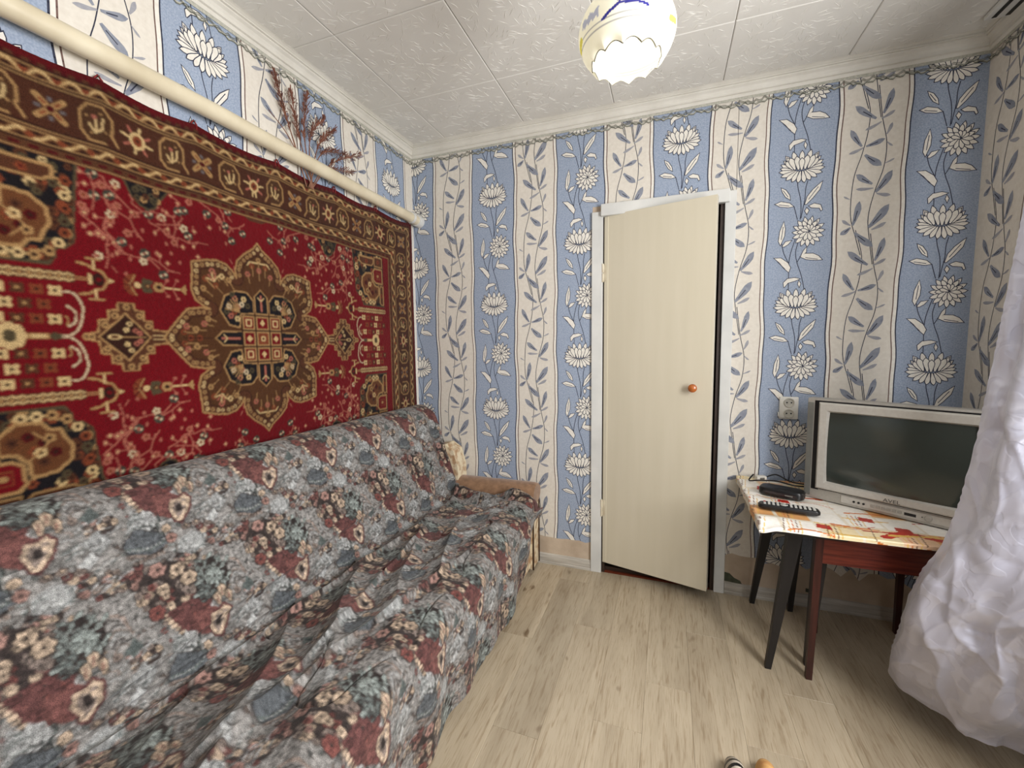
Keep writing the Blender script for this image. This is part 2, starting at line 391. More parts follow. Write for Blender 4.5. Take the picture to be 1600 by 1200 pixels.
# thin planed strip along the hinge side
MB().box((.004, -.004, .07), (.024, .0, 2.035), bev=.001).build('hinge_stile', M_door, door)
M_knob = mat('amber_wood', (196, 112, 48), (150, 72, 26), rough=.25, scale=30, coat=.4)
Tk = Matrix.Translation((.482, 0, 1.118)) @ Matrix.Rotation(PI / 2, 4, 'X')
kn = MB().lathe([(.0, 0), (.014, 0), (.014, .004), (.008, .008), (.008, .018), (.016, .022), (.021, .03), (.021, .038), (.015, .045), (.0, .048)], 20, Tk).build('doorknob', M_knob, door, auto=40)
M_hinge = mat('painted_hinge', (226, 218, 196), (196, 184, 158), rough=.4)
for z in (1.735, .395):
    h = MB(); h.tube([(-.004, -.008, z - .05), (-.004, -.008, z - .002)], .006, 10); h.tube([(-.004, -.008, z + .002), (-.004, -.008, z + .05)], .0066, 10)
    h.box((-.002, -.006, z - .045), (.016, -.003, z + .045)); h.build('hinge', M_hinge, door, auto=40)

# ---- window in the right wall (the daylight source, beyond the frame)
mg, ntg, bg = new_mat('window_glass'); bg.inputs['Transmission Weight'].default_value = 1; bg.inputs['Roughness'].default_value = 0; bg.inputs['IOR'].default_value = 1.1
def window(name, P, a0, a1):
    """P(along, depth, z) -> world"""
    def bx(m, s0, s1, d0, d1, z0, z1): 
        p, q = P(s0, d0, z0), P(s1, d1, z1); m.box(tuple(min(u, v) for u, v in zip(p, q)), tuple(max(u, v) for u, v in zip(p, q)), bev=.004)
    m = MB(); am = (a0 + a1) / 2
    for z0, z1 in ((W_Z0, W_Z0 + .06), (W_Z1 - .06, W_Z1)): bx(m, a0, a1, .03, .09, z0, z1)
    for s0 in (a0, am - .03, a1 - .06): bx(m, s0, s0 + .06, .03, .09, W_Z0, W_Z1)
    o = struct(m.build(name, M_white))
    for s0, s1 in ((a0 + .06, am - .03), (am + .03, a1 - .06)):
        m = MB(); p, q = P(s0, .058, W_Z0 + .06), P(s1, .062, W_Z1 - .06); m.box(tuple(min(u, v) for u, v in zip(p, q)), tuple(max(u, v) for u, v in zip(p, q))); m.build('pane', mg, o)
    m = MB(); bx(m, a0 - .05, a1 + .04, -.10, .03, W_Z0 - .035, W_Z0); m.build('window_sill', M_white, o)
window('window_1', lambda s_, d, z: (RW + d, s_, z), W_Y0, W_Y1)
window('window_rear_added', lambda s_, d, z: (s_, RY - d, z), V_X0, V_X1)  # added rear window, made up to hold the fill lamp

# ================================================================== WALLPAPER (printed paper, drawn as flat ink shapes)
STEMS = [[(0.1208, 0.3216), (0.1033, 0.2545), (0.0972, 0.204), (0.0986, 0.1388), (0.1, 0.0733)], [(0.1355, 0.3123), (0.1234, 0.2571), (0.1313, 0.2043), (0.1511, 0.1428), (0.1676, 0.0658)], [(0.0635, 0.3009), (0.0742, 0.2536), (0.0947, 0.2077)], [(0.1172, -0.0475), (0.1217, -0.0878), (0.1339, -0.1423), (0.1376, -0.1893), (0.1359, -0.2358)], [(0.1596, -0.06), (0.1525, -0.0985), (0.1515, -0.1445), (0.1446, -0.1901), (0.1392, -0.2295)], [(0.1086, -0.1725), (0.1247, -0.2345)], [(0.1419, 0.228), (0.1312, 0.2075)]]
LEAVES = [[(0.0324, 0.234), (0.0632, 0.2329), (0.0935, 0.2079), (0.1061, 0.183), (0.0983, 0.1597), (0.077, 0.1817), (0.0583, 0.2078)], [(0.1417, 0.2313), (0.1611, 0.2468), (0.1951, 0.2448), (0.2181, 0.2316), (0.2346, 0.2108), (0.2078, 0.2107), (0.168, 0.2168)], [(0.1445, 0.234), (0.1548, 0.2608), (0.1683, 0.2772), (0.1677, 0.2519), (0.1502, 0.2329)], [(0.0793, 0.0911), (0.0767, 0.1131), (0.0936, 0.1319), (0.1255, 0.1356), (0.1478, 0.1273), (0.1262, 0.1179), (0.0974, 0.1097), (0.0835, 0.0904)], [(0.1422, 0.1217), (0.151, 0.1041), (0.1449, 0.0857), (0.1372, 0.1031)], [(0.0513, -0.0784), (0.0727, -0.0912), (0.0886, -0.1166), (0.0925, -0.1405), (0.071, -0.1244), (0.0569, -0.0992)], [(0.0269, -0.1526), (0.0537, -0.1424), (0.09, -0.1536), (0.1086, -0.1725), (0.0849, -0.175), (0.0486, -0.1667)], [(0.1513, -0.1677), (0.1597, -0.1324), (0.1816, -0.1023), (0.2091, -0.0767), (0.2201, -0.0684), (0.2104, -0.1061), (0.1833, -0.1419), (0.1583, -0.1685)], [(0.1674, -0.1762), (0.19, -0.1658), (0.2163, -0.1756), (0.2247, -0.1995), (0.2176, -0.2052), (0.2112, -0.1914), (0.1794, -0.1863)], [(0.1606, -0.182), (0.1711, -0.1965), (0.162, -0.2154), (0.1525, -0.1977)], [(0.0693, 0.4048), (0.0766, 0.3702), (0.0749, 0.3364), (0.0585, 0.2903), (0.0486, 0.3117), (0.0529, 0.359)], [(0.0647, 0.2863), (0.0789, 0.3088), (0.1058, 0.3131), (0.0916, 0.2941), (0.0739, 0.2834)]]
MID = {0: (0, 4), 1: (4, 0), 5: (0, 3), 6: (0, 3), 7: (0, 4), 10: (0, 3)}
VINES = [[(0.08, 0.6455), (0.1088, 0.5293), (0.1061, 0.4319), (0.0878, 0.336), (0.0617, 0.2305), (0.0575, 0.0737), (0.0824, -0.0317), (0.1029, -0.11)], [(0.1378, 0.6246), (0.1563, 0.485), (0.1771, 0.3752), (0.1714, 0.2691), (0.1427, 0.1646), (0.125, 0.0568), (0.1336, -0.0367), (0.1506, -0.155)]]
CL = [((0.1592, 0.5021), (0.2021, 0.5982), 0.0192, 0), ((0.1528, 0.4812), (0.2037, 0.5024), 0.0108, 1), ((0.1338, 0.4848), (0.0467, 0.5412), 0.0216, 0), ((0.1535, 0.4679), (0.0983, 0.4333), 0.0108, 1), ((0.086, 0.3724), (0.0318, 0.4449), 0.0185, 0), ((0.094, 0.3666), (0.0408, 0.3389), 0.0108, 1), ((0.1015, 0.3699), (0.1729, 0.3848), 0.0169, 0), ((0.1769, 0.3797), (0.1969, 0.3542), 0.0062, 1), ((0.0995, 0.3341), (0.1562, 0.2713), 0.0231, 0), ((0.1752, 0.411), (0.1989, 0.4552), 0.0108, 1), ((0.1331, 0.2023), (0.065, 0.2438), 0.02, 0), ((0.1379, 0.1835), (0.0721, 0.1785), 0.0108, 1), ((0.1465, 0.1641), (0.2139, 0.2449), 0.0231, 0), ((0.1506, 0.1591), (0.2009, 0.139), 0.0123, 1), ((0.1743, 0.2866), (0.211, 0.2987), 0.0062, 1), ((0.0677, 0.0259), (0.102, 0.1286), 0.02, 0), ((0.1274, 0.0103), (0.2107, 0.0971), 0.0262, 0), ((0.0602, 0.0173), (0.0257, -0.0169), 0.0169, 0), ((0.0597, 0.0267), (0.0226, 0.0495), 0.0108, 1), ((0.1395, -0.0002), (0.1959, 0.0215), 0.0123, 1), ((0.0517, 0.1441), (0.0256, 0.1567), 0.0062, 1), ((0.0773, -0.0078), (0.1399, -0.0838), 0.0231, 0)]
PER = 0.642
def smooth_line(p, n=5):
    out = []
    for i in range(len(p) - 1):
        a, b_, c, d = p[max(i - 1, 0)], p[i], p[i + 1], p[min(i + 2, len(p) - 1)]
        for k in range(n):
            t = k / n; f = lambda i_: .5 * (2 * b_[i_] + (c[i_] - a[i_]) * t + (2 * a[i_] - 5 * b_[i_] + 4 * c[i_] - d[i_]) * t * t + (3 * b_[i_] - a[i_] - 3 * c[i_] + d[i_]) * t ** 3)
            out.append((f(0), f(1)))
    out.append(p[-1]); return out
def offset_poly(p, d):
    n = len(p); ar = sum(p[i][0] * p[(i + 1) % n][1] - p[(i + 1) % n][0] * p[i][1] for i in range(n)); sg = 1 if ar > 0 else -1
    out = []
    for i in range(n):
        a, b_, c = p[i - 1], p[i], p[(i + 1) % n]
        e1 = Vector((b_[0] - a[0], b_[1] - a[1])); e2 = Vector((c[0] - b_[0], c[1] - b_[1]))
        if e1.length < 1e-9 or e2.length < 1e-9: out.append(b_); continue
        e1.normalize(); e2.normalize(); n1 = Vector((e1.y, -e1.x)) * sg; n2 = Vector((e2.y, -e2.x)) * sg
        m = n1 + n2
        if m.length < .3: m = n1 + n2 + (e1 - e2) * .5
        m.normalize(); k = min(2.2, 1 / max(.3, m.dot(n1))); out.append((b_[0] + m.x * d * k, b_[1] + m.y * d * k))
    return out
def petal(o, ang, ln, wd, curl=0.0):
    ca, sa = math.cos(ang), math.sin(ang); pts = []
    prof_ = [(0, .16), (.25, .3), (.5, .46), (.7, .5), (.85, .36), (1, 0)]
    L_ = [(t, h) for t, h in prof_] + [(t, -h) for t, h in prof_[-2::-1]]
    for t, h in L_:
        a = t * ln; c = h * wd + curl * t * t * ln; pts.append((o[0] + ca * a - sa * c, o[1] + sa * a + ca * c))
    return pts
def big_flower():
    R = math.radians; P_ = []
    org = lambda a, k=.026: (k * math.cos(R(a)), .008 * math.sin(R(a)) - .004)
    for x, a, l in ((-.026, 122, .078), (.026, 58, .078), (-.014, 106, .084), (.014, 74, .084), (0, 90, .082)): P_.append(petal((x, 0), R(a), l, .022))
    for a, l, c in ((44, .072, .14), (136, .070, -.14), (30, .070, .18), (150, .068, -.18), (15, .066, .2), (165, .066, -.2), (1, .062, .2), (179, .062, -.2)): P_.append(petal(org(a), R(a), l, .018, c))
    for a, l, c in ((-13, .066, .22), (193, .066, -.22), (-28, .064, .15), (208, .064, -.15), (-44, .058, .05), (224, .058, -.05), (-62, .054, 0), (242, .054, 0), (-80, .056, 0), (261, .054, 0)): P_.append(petal(org(a), R(a), l, .0195, c))
    for x, a, l, w_ in ((-.034, 128, .052, .02), (.034, 52, .052, .02), (-.026, 112, .062, .024), (.026, 68, .062, .024), (-.012, 99, .064, .025), (.013, 81, .064, .025), (.0, 90, .056, .024)): P_.append(petal((x, -.008 + abs(x) * .18), R(a), l, w_))
    return P_
def small_flower():
    R = math.radians; P_ = []
    for k in range(15): a = k * 24 + 6; P_.append(petal((0, 0), R(a), .066 + .012 * max(0, math.sin(R(a + 10))), .019))
    for k in range(11): a = k * 32.7 + 20; P_.append(petal((.002, .008), R(a), .047 + .01 * max(0, math.sin(R(a))), .018))
    for a in (30, 62, 95, 128, 160): P_.append(petal((.002, .006), R(a), .034, .016))
    return P_
BIGF, SMALLF = big_flower(), small_flower()

def clip_poly(p, reg):
    """Sutherland-Hodgman against a convex region (ccw)"""
    n = len(reg)
    for i in range(n):
        a, b_ = reg[i], reg[(i + 1) % n]; out = []
        if not p: return p
        sd = lambda q: (b_[0] - a[0]) * (q[1] - a[1]) - (b_[1] - a[1]) * (q[0] - a[0])
        for k in range(len(p)):
            c, d = p[k - 1], p[k]; sc, s_d = sd(c), sd(d)
            if s_d >= 0:
                if sc < 0: t = sc / (sc - s_d); out.append((c[0] + (d[0] - c[0]) * t, c[1] + (d[1] - c[1]) * t))
                out.append(d)
            elif sc >= 0: t = sc / (sc - s_d); out.append((c[0] + (d[0] - c[0]) * t, c[1] + (d[1] - c[1]) * t))
        p = out
    return p
def wallpaper(name, parent, P, regions, stripes, creams, s0, s1, z0, z1, lace=True):
    """P(s, z, d): along wall, height, out of wall.  stripes: (left edge, z of a big flower); creams: (left edge, width, anchor z)"""
    B_ = MB()
    boxes = [(min(q[0] for q in r), max(q[0] for q in r), min(q[1] for q in r), max(q[1] for q in r)) for r in regions]
    def emit(poly, mt, d):
        bx = (min(q[0] for q in poly), max(q[0] for q in poly), min(q[1] for q in poly), max(q[1] for q in poly))
        for r, rb in zip(regions, boxes):
            if bx[1] < rb[0] or bx[0] > rb[1] or bx[3] < rb[2] or bx[2] > rb[3]: continue
            q = poly if (bx[0] >= rb[0] and bx[1] <= rb[1] and bx[2] >= rb[2] + .05 and bx[3] <= rb[3]) else clip_poly(poly, r)
            if len(q) >= 3: B_.add([P(a[0], a[1], d) for a in q], [tuple(range(len(q)))], WPN.index(mt))
    def ribbon(pts, wd, mt, d, s_off=0.0, z_off=0.0):
        for (xa, ya), (xb, yb) in zip(pts[:-1], pts[1:]):
            dx, dy = xb - xa, yb - ya; l = math.hypot(dx, dy)
            if l < 1e-7: continue
            nx, ny = -dy / l * wd / 2, dx / l * wd / 2; ex, ey = dx / l * wd * .2, dy / l * wd * .2
            emit([(xa + nx - ex + s_off, ya + ny - ey + z_off), (xa - nx - ex + s_off, ya - ny - ey + z_off), (xb - nx + ex + s_off, yb - ny + ey + z_off), (xb + nx + ex + s_off, yb + ny + ey + z_off)], mt, d)
    for r in regions: emit(r, 'cream', .0006)
    wv = lambda z, ph: .0045 * math.sin(2 * PI * z / .62 + ph) + .002 * math.sin(2 * PI * z / .23 + 2 * ph)
    zs = [z0 + (z1 - z0) * i / 60 for i in range(61)]
    for i, (sl, bz) in enumerate(stripes):
        sr = sl + .266; ph = i * 1.7
        for za, zb in zip(zs[:-1], zs[1:]):
            a, c = wv(za, ph), wv(zb, ph); a2, c2 = wv(za, ph + 2), wv(zb, ph + 2)
            emit([(sl - .017 + a, za), (sr + .017 + a2, za), (sr + .017 + c2, zb), (sl - .017 + c, zb)], 'white', .0008)
            emit([(sl + a, za), (sr + a2, za), (sr + c2, zb), (sl + c, zb)], 'blue', .0010)
        for off, wd, mt, k in ((sl, .0045, 'ink', 0), (sr, .0055, 'ink', 2), (sl - .017, .0038, 'brown', 0), (sr + .017, .0045, 'brown', 2)):
            ribbon([(off + wv(z, ph + k), z) for z in zs], wd, mt, .0012)
        n0 = math.floor((z0 - bz) / PER) - 1; n1 = math.ceil((z1 - bz) / PER) + 1
        for k in range(n0, n1 + 1):
            zz = bz + k * PER
            if zz + .42 < z0 or zz - .4 > z1: continue
            ds = sl + .001
            for st in STEMS: ribbon([(x + ds, y + zz) for x, y in smooth_line(st, 4)], .0032, 'ink', .0013)
            for j, lf in enumerate(LEAVES):
                p = [(x + ds, y + zz) for x, y in lf]; emit(offset_poly(p, .0016), 'ink', .0014); emit(offset_poly(p, -.0013), 'white', .0015)
                if j in MID:
                    a, c = p[MID[j][0]], p[MID[j][1]]; A = (a[0] * .78 + c[0] * .22, a[1] * .78 + c[1] * .22); C_ = (a[0] * .25 + c[0] * .75, a[1] * .25 + c[1] * .75)
                    ribbon([A, C_], .0028, 'ink', .0016)
            for fl, ox, oz in ((BIGF, .132, 0), (SMALLF, .17, -.3)):
                for j, p in enumerate(fl):
                    q = [(x + ds + ox, y + zz + oz) for x, y in p]; emit(offset_poly(q, .0013), 'ink', .0015 + j * .00008); emit(offset_poly(q, -.0015), 'white', .00154 + j * .00008)
    for i, (sl, wd_, az) in enumerate(creams):
        n0 = math.floor((z0 - az) / PER) - 1; n1 = math.ceil((z1 - az) / PER) + 1; kx = wd_ / .247
        for k in range(n0, n1 + 1):
            zz = az + k * PER
            if zz + .66 < z0 or zz - .2 > z1: continue
            T_ = lambda q: (sl + q[0] * kx, q[1] + zz)
            for v in VINES: ribbon([T_(q) for q in smooth_line(v, 5)], .0030, 'ink', .0012)
            for a, c, wl, kind in CL:
                a, c = T_(a), T_(c); dx, dz = c[0] - a[0], c[1] - a[1]; ln = math.hypot(dx, dz); ang = math.atan2(dz, dx)
                emit(petal(a, ang, ln, wl * 1.3, .12 if dx > 0 else -.12), 'grey' if kind else 'leaf', .0013)
                if not kind:
                    q = petal(a, ang, ln, wl, .12 if dx > 0 else -.12)
                    ribbon([(a[0] + dx * .2, a[1] + dz * .2), ((q[3][0] + q[-3][0]) / 2, (q[3][1] + q[-3][1]) / 2)], .0034, 'ink', .0014)
    o = B_.build(name, [M_wp[k] for k in WPN], parent, recalc=False)
    if lace:
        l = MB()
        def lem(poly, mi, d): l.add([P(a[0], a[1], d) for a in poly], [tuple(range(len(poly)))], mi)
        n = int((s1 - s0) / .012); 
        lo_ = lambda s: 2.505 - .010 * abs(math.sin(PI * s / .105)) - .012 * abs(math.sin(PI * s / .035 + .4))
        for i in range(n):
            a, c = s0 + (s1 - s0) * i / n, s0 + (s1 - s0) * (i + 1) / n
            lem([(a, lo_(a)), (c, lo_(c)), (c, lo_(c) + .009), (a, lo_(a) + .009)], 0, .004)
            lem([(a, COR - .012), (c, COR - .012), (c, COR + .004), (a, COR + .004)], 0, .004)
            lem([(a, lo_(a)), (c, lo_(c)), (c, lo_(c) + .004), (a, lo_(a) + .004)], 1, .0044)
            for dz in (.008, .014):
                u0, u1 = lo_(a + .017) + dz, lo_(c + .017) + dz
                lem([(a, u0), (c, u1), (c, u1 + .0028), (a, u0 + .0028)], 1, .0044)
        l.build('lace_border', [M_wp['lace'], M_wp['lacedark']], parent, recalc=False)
    return o
ZT = COR + .004
jr = random.Random(77)
def ragged(s0, s1, zl, zr, amp, zt=.3):
    out, n, prev = [], int((s1 - s0) / .035), zl
    for k in range(n):
        a, c = s0 + (s1 - s0) * k / n, s0 + (s1 - s0) * (k + 1) / n; nz = zl + (zr - zl) * (k + 1) / n + jr.uniform(-amp, amp)
        out.append([(a, prev), (c, nz), (c, zt), (a, zt)]); prev = nz
    return out
regs = ragged(.0, 1.154, .185, .168, .007) + ragged(1.864, 2.2, .21, .20, .016) + ragged(2.2, RW, .22, .17, .03) + [[(0, .3), (1.154, .3), (1.154, ZT), (0, ZT)], [(1.154, 2.098), (1.866, 2.092), (1.866, ZT), (1.154, ZT)],
        [(1.864, .3), (RW, .3), (RW, ZT), (1.864, ZT)]]
wallpaper('wallpaper', wall_back, lambda s, z, d: (s, -d, z), regs,
          [(-.115, 1.843), (.423, 2.23), (.95, 1.913), (1.472, 2.369), (2.005, 2.159), (2.54, 1.848)],
          [(.165, .247, 2.05), (.694, .245, 1.75), (1.222, .24, 1.92), (1.745, .25, 2.18), (2.283, .247, 1.848)], 0, RW, .15, ZT)
wallpaper('wallpaper', wall_left, lambda s, z, d: (d, s, z), [[(RY, .9), (0, .9), (0, ZT), (RY, ZT)]],
          [(-1.985 - .54 * k, 2.3) for k in (1, 2, 3)] + [(-1.985, 2.05), (-1.443, 2.376), (-.897, 2.345), (-.36, 2.30)],
          [(-1.71 - .54 * k, .25, 1.9) for k in (1, 2, 3)] + [(-1.71, .25, 1.95), (-1.16, .25, 2.1), (-.615, .24, 1.9)], RY, 0, .9, ZT)
wallpaper('wallpaper', wall_right, lambda s, z, d: (RW - d, -s, z), [[(0, .2), (-W_Y1 - .055, .2), (-W_Y1 - .055, ZT), (0, ZT)], [(-W_Y1 - .055, .2), (-RY, .2), (-RY, W_Z0 - .036), (-W_Y1 - .055, W_Z0 - .036)], [(-W_Y1 - .055, W_Z1), (-RY, W_Z1), (-RY, ZT), (-W_Y1 - .055, ZT)]],
          [(.27 + .535 * k, 2.1 - .3 * (k % 2)) for k in range(5)], [(.01 + .535 * k, .24, 1.95 - .15 * (k % 3)) for k in range(6)], 0, -RY, .2, ZT)
# torn bottom edges and old paint behind the table
M_old = mat('old_green_paint', (92, 96, 78), (66, 70, 58), rough=.9, scale=40)
M_flake = mat('plaster_flake', (222, 210, 192), (190, 172, 150), rough=.9, scale=30, bump=.3)
b = MB()
for s0_, z0_, wd_, hh in ((1.868, .066, .085, .05), (2.24, .075, .05, .02)):
    b.add([(s0_, -.0016, z0_), (s0_ + wd_, -.0016, z0_ - .005), (s0_ + wd_ * .9, -.0016, z0_ + hh * .25), (s0_ + wd_ * .55, -.0016, z0_ + hh * .5), (s0_ + wd_ * .3, -.0016, z0_ + hh * .9), (s0_, -.0016, z0_ + hh)], [(0, 1, 2, 3, 4, 5)])
b.build('old_paint', M_old, wall_back, recalc=False)

# ================================================================== WALL CARPET
CY, CZ, CU, CV = -1.159, 1.381, 1.109, 0.735       # centre on the wall and half sizes
def draw_carpet(step):
    RED = lin((118, 7, 20)); DRED = lin((82, 12, 16)); BRN = lin((90, 52, 33)); DBR = lin((54, 27, 19)); TAN = lin((178, 138, 90)); CRM = lin((218, 186, 132))
    NAVY = lin((26, 22, 26)); PNK = lin((178, 104, 86)); ORG = lin((134, 66, 40)); OLV = lin((86, 74, 52)); GRN = lin((66, 66, 56)); WHT = lin((214, 192, 156))
    c = Canvas(0, CU, 0, CV, step, RED); r = random.Random(3)
    FA, FV = .80, .473                                                  # red field half sizes
    # --- twigs with blossoms on the red ground
    fieldmask = np.ones(c.X.shape, bool)
    def twig(x, y, a, n, ln):
        pts = [(x, y)]
        for k in range(n):
            a += r.gauss(0, .5); x += ln * math.cos(a); y += ln * math.sin(a); pts.append((x, y))
        c.line(pts, .0042, PNK)
        for k, (px, py) in enumerate(pts[1:]):
            sd = 1 if k % 2 else -1; ex, ey = px + .024 * math.cos(a + sd * 1.2), py + .024 * math.sin(a + sd * 1.2)
            c.line([(px, py), (ex, ey)], .0038, PNK)
            q = r.random()
            if q < .4: c.flower(ex, ey, .012, 5, WHT if r.random() < .5 else PNK, ORG)
            elif q < .7:
                for t in range(7):
                    an = t * 2 * PI / 7; c.disc(ex + .010 * math.cos(an), ey + .010 * math.sin(an), .0055, GRN)
                c.disc(ex - .006, ey + .003, .0045, WHT); c.disc(ex + .007, ey - .004, .004, WHT)
            else: c.disc(ex, ey, .006, PNK, .009); c.disc(ex, ey, .003, CRM)
    for x, y, a, n in ((.30, .30, 1.2, 5), (.36, .22, .9, 5), (.46, .26, 1.4, 5), (.10, .41, .3, 5), (.20, .33, .6, 6), (.50, .20, 1.9, 4), (.30, .40, .1, 4), (.43, .39, .2, 3), (.52, .36, 1.8, 3), (.05, .44, -.3, 3), (.30, .215, .2, 3), (.15, .44, -.1, 4), (.40, .30, .3, 4), (.36, .36, 2.6, 3), (.50, .30, .6, 2)):
        twig(x, y, a, n, .032)
    for k in range(60):
        x, y = r.uniform(.08, .56), r.uniform(.19, .46); q = r.random()
        if q < .5: c.disc(x, y, .004, PNK, .007)
        elif q < .75: c.line([(x, y), (x + r.uniform(-.015, .015), y + .016)], .0036, PNK)
        else: c.flower(x, y, .009, 4, PNK, CRM)
    # --- horizontal garland: stem with open flowers
    for x in (.398,):
        c.poly([(x - .018, .178), (x + .012, .184), (x + .018, .16), (x + .012, .138), (x - .018, .142), (x - .008, .16)], OLV); c.disc(x, .16, .008, BRN); c.disc(x, .16, .004, TAN)
    c.line([(.283, .162), (.372, .160)], .006, CRM); c.flower(.366, .160, .017, 6, TAN, DBR); c.poly([(.285, .178), (.285, .144), (.305, .16)], TAN)
    for sx, sy in ((.34, .186), (.34, .134), (.31, .19), (.31, .128)): c.disc(sx, sy, .007, PNK, .005); c.line([(sx, sy), (sx + .016, .160)], .003, PNK)
    c.poly([(.428, .194), (.448, .19), (.462, .172), (.462, .148), (.448, .13), (.428, .126), (.436, .16)], ORG); c.line([(.43, .19), (.446, .16), (.43, .13)], .004, TAN)
    for t in (-.02, 0, .02): c.line([(.436, .16), (.458, .16 + t)], .003, DRED)
    c.disc(.425, .16, .009, CRM)
    # --- ladder of beads and its hooked finial
    c.rect(.574, .80, .148, .176, BRN)
    for k in range(24):
        a = .578 + k * .0095; c.line([(a, .152 if k % 2 else .157), (a + .0095, .157 if k % 2 else .152)], .0045, CRM); c.line([(a, .172 if k % 2 else .167), (a + .0095, .167 if k % 2 else .172)], .0045, CRM)
        if k % 2: c.disc(a, .162, .004, TAN)
    c.line([(.574, .159), (.545, .159)], .0035, TAN); c.line([(.574, .166), (.545, .166)], .0035, TAN)
    c.poly([(.546, .18), (.546, .146), (.535, .15), (.535, .176)], CRM); c.line([(.566, .205), (.545, .203), (.53, .192), (.512, .188), (.498, .163), (.512, .138), (.53, .133), (.545, .121), (.566, .119)], .007, TAN)
    c.line([(.53, .192), (.53, .218)], .006, CRM); c.line([(.53, .133), (.53, .108)], .006, CRM); c.line([(.545, .22), (.514, .22)], .005, TAN); c.line([(.545, .107), (.512, .107)], .005, TAN)
    c.disc(.521, .163, .014, DBR, .018); c.disc(.521, .163, .006, RED); c.poly([(.496, .17), (.496, .156), (.482, .163)], CRM)
    # --- lattice of little squares
    rows = ((.122, .618), (.084, .643), (.046, .623))
    for i, (v, a0) in enumerate(rows):
        for k in range(6):
            a = a0 + k * .036
            if a > .79: break
            kind = (k + (1 if i == 1 else 0)) % 3
            col = (CRM, ORG, BRN)[kind]
            c.rect(a - .012, a + .012, v - .011, v + .011, col); 
            for sx in (-1, 1):
                for sy in (-1, 1): c.disc(a + sx * .0085, v + sy * .008, .0055, col)
            c.disc(a, v, .0045, DBR if kind != 2 else TAN)
    c.line(smooth_line([(.604, .12), (.579, .117), (.563, .081), (.573, .028), (.592, .005), (.613, .003)], 5), .0055, WHT)
    c.line(smooth_line([(.597, .083), (.58, .067), (.582, .041), (.597, .027)], 5), .0055, WHT)
    c.line(smooth_line([(.603, .055), (.596, .045), (.60, .03)], 4), .004, TAN)
    c.poly([(.612, 0), (.615, .008), (.632, .01), (.638, 0)], OLV); c.rect(.638, .68, 0, .009, TAN); c.rect(.645, .675, 0, .005, CRM)
    c.flower(.712, .004, .03, 8, CRM, OLV); c.rect(.68, .70, 0, .006, CRM)
    # --- side diamond
    dm = [(.568, 0), (.565, .006), (.532, .014), (.53, .048), (.507, .05), (.505, .077), (.481, .08), (.48, .102), (.439, .102), (.438, .082), (.415, .08), (.415, .051), (.393, .05), (.393, .022), (.35, .020), (.35, 0)]
    c.poly(dm, BRN); c.line(dm[:-1], .0055, TAN)
    ind = [(.532, 0), (.512, .02), (.499, .035), (.482, .05), (.464, .072), (.448, .052), (.433, .038), (.418, .02), (.401, 0)]
    c.poly(ind, DBR); c.line(ind, .005, TAN)
    for x, y in ((.515, .034), (.49, .063), (.459, .09), (.427, .064), (.405, .034), (.549, .0)): c.flower(x, y, .010, 6, TAN, DBR)
    c.disc(.495, 0, .018, CRM, .008); c.disc(.495, 0, .012, BRN, .004); c.line([(.475, 0), (.415, 0)], .004, TAN)
    for x, y in ((.455, .04), (.44, .02), (.465, .022), (.43, .012)): c.flower(x, y, .008, 5, PNK if x < .45 else CRM, DBR)
    c.line([(.393, .006), (.35, .006)], .004, CRM)
    # --- great medallion
    med = [(0, .377), (.02, .352), (.058, .325), (.09, .294), (.1, .26), (.098, .228), (.112, .252), (.134, .272), (.165, .28), (.2, .278), (.258, .262), (.262, .2), (.266, .168), (.254, .132), (.226, .112), (.205, .104), (.24, .106), (.285, .098), (.32, .056), (.348, .02), (.362, 0)]
    poly = med + [(0, 0)]
    c.poly(poly, BRN); c.line(med, .0065, TAN)
    sl = (slice(None), slice(None)); dmed = c.dist(med, sl); ins = c.inside(poly, sl)
    band = ins & (dmed > .026) & (dmed < .0295); c.C[band] = DBR
    c.C[ins & (dmed > .0295)] = lin((88, 54, 30))
    tot = 0.0; acc = 0.0                                               # flowers in the rim
    for (xa, ya), (xb, yb) in zip(med[:-1], med[1:]):
        l = math.hypot(xb - xa, yb - ya); n_ = int(l / .0022)
        for k in range(n_):
            acc += l / n_
            if acc > .019:
                acc = 0; x, y = xa + (xb - xa) * k / n_, ya + (yb - ya) * k / n_; nx, ny = (yb - ya) / l, -(xb - xa) / l
                for s_ in (1, -1):
                    qx, qy = x + s_ * nx * .015, y + s_ * ny * .015
                    j, i = int(qy / step), int(qx / step)
                    if 0 <= j < ins.shape[0] and 0 <= i < ins.shape[1] and ins[j, i] and dmed[j, i] > .011: c.flower(qx, qy, .0075, 5, TAN if r.random() < .6 else CRM, DBR); break
    for x, y in ((.03, .285), (.05, .25), (.0, .31), (.0, .27), (.155, .225), (.19, .24), (.215, .21), (.18, .19), (.225, .175), (.13, .215), (.23, .05), (.26, .03), (.29, .04), (.25, .0), (.215, .07), (.28, .0), (.3, .02)):
        c.flower(x, y, .011, 6, (CRM, TAN, PNK, ORG)[r.randrange(4)], DBR); c.line([(x, y), (x * .86, y * .86)], .003, TAN)
    c.line([(.0, .30), (.02, .298), (.036, .30), (.05, .285)], .005, CRM); c.line([(.2, 0), (.3, 0)], .004, DBR)
    for q in range(5): c.line([(.185, .205), (.185 + .028 * math.cos(.3 + q * .5), .205 + .028 * math.sin(.3 + q * .5))], .005, (CRM, PNK)[q % 2])
    lobe = [(.036, .098), (.036, .15), (.06, .177), (.105, .18), (.15, .157), (.17, .103), (.138, .05), (.098, .042), (.09, .094)]
    c.poly(lobe, NAVY); c.line(lobe, .0055, TAN, closed=True)
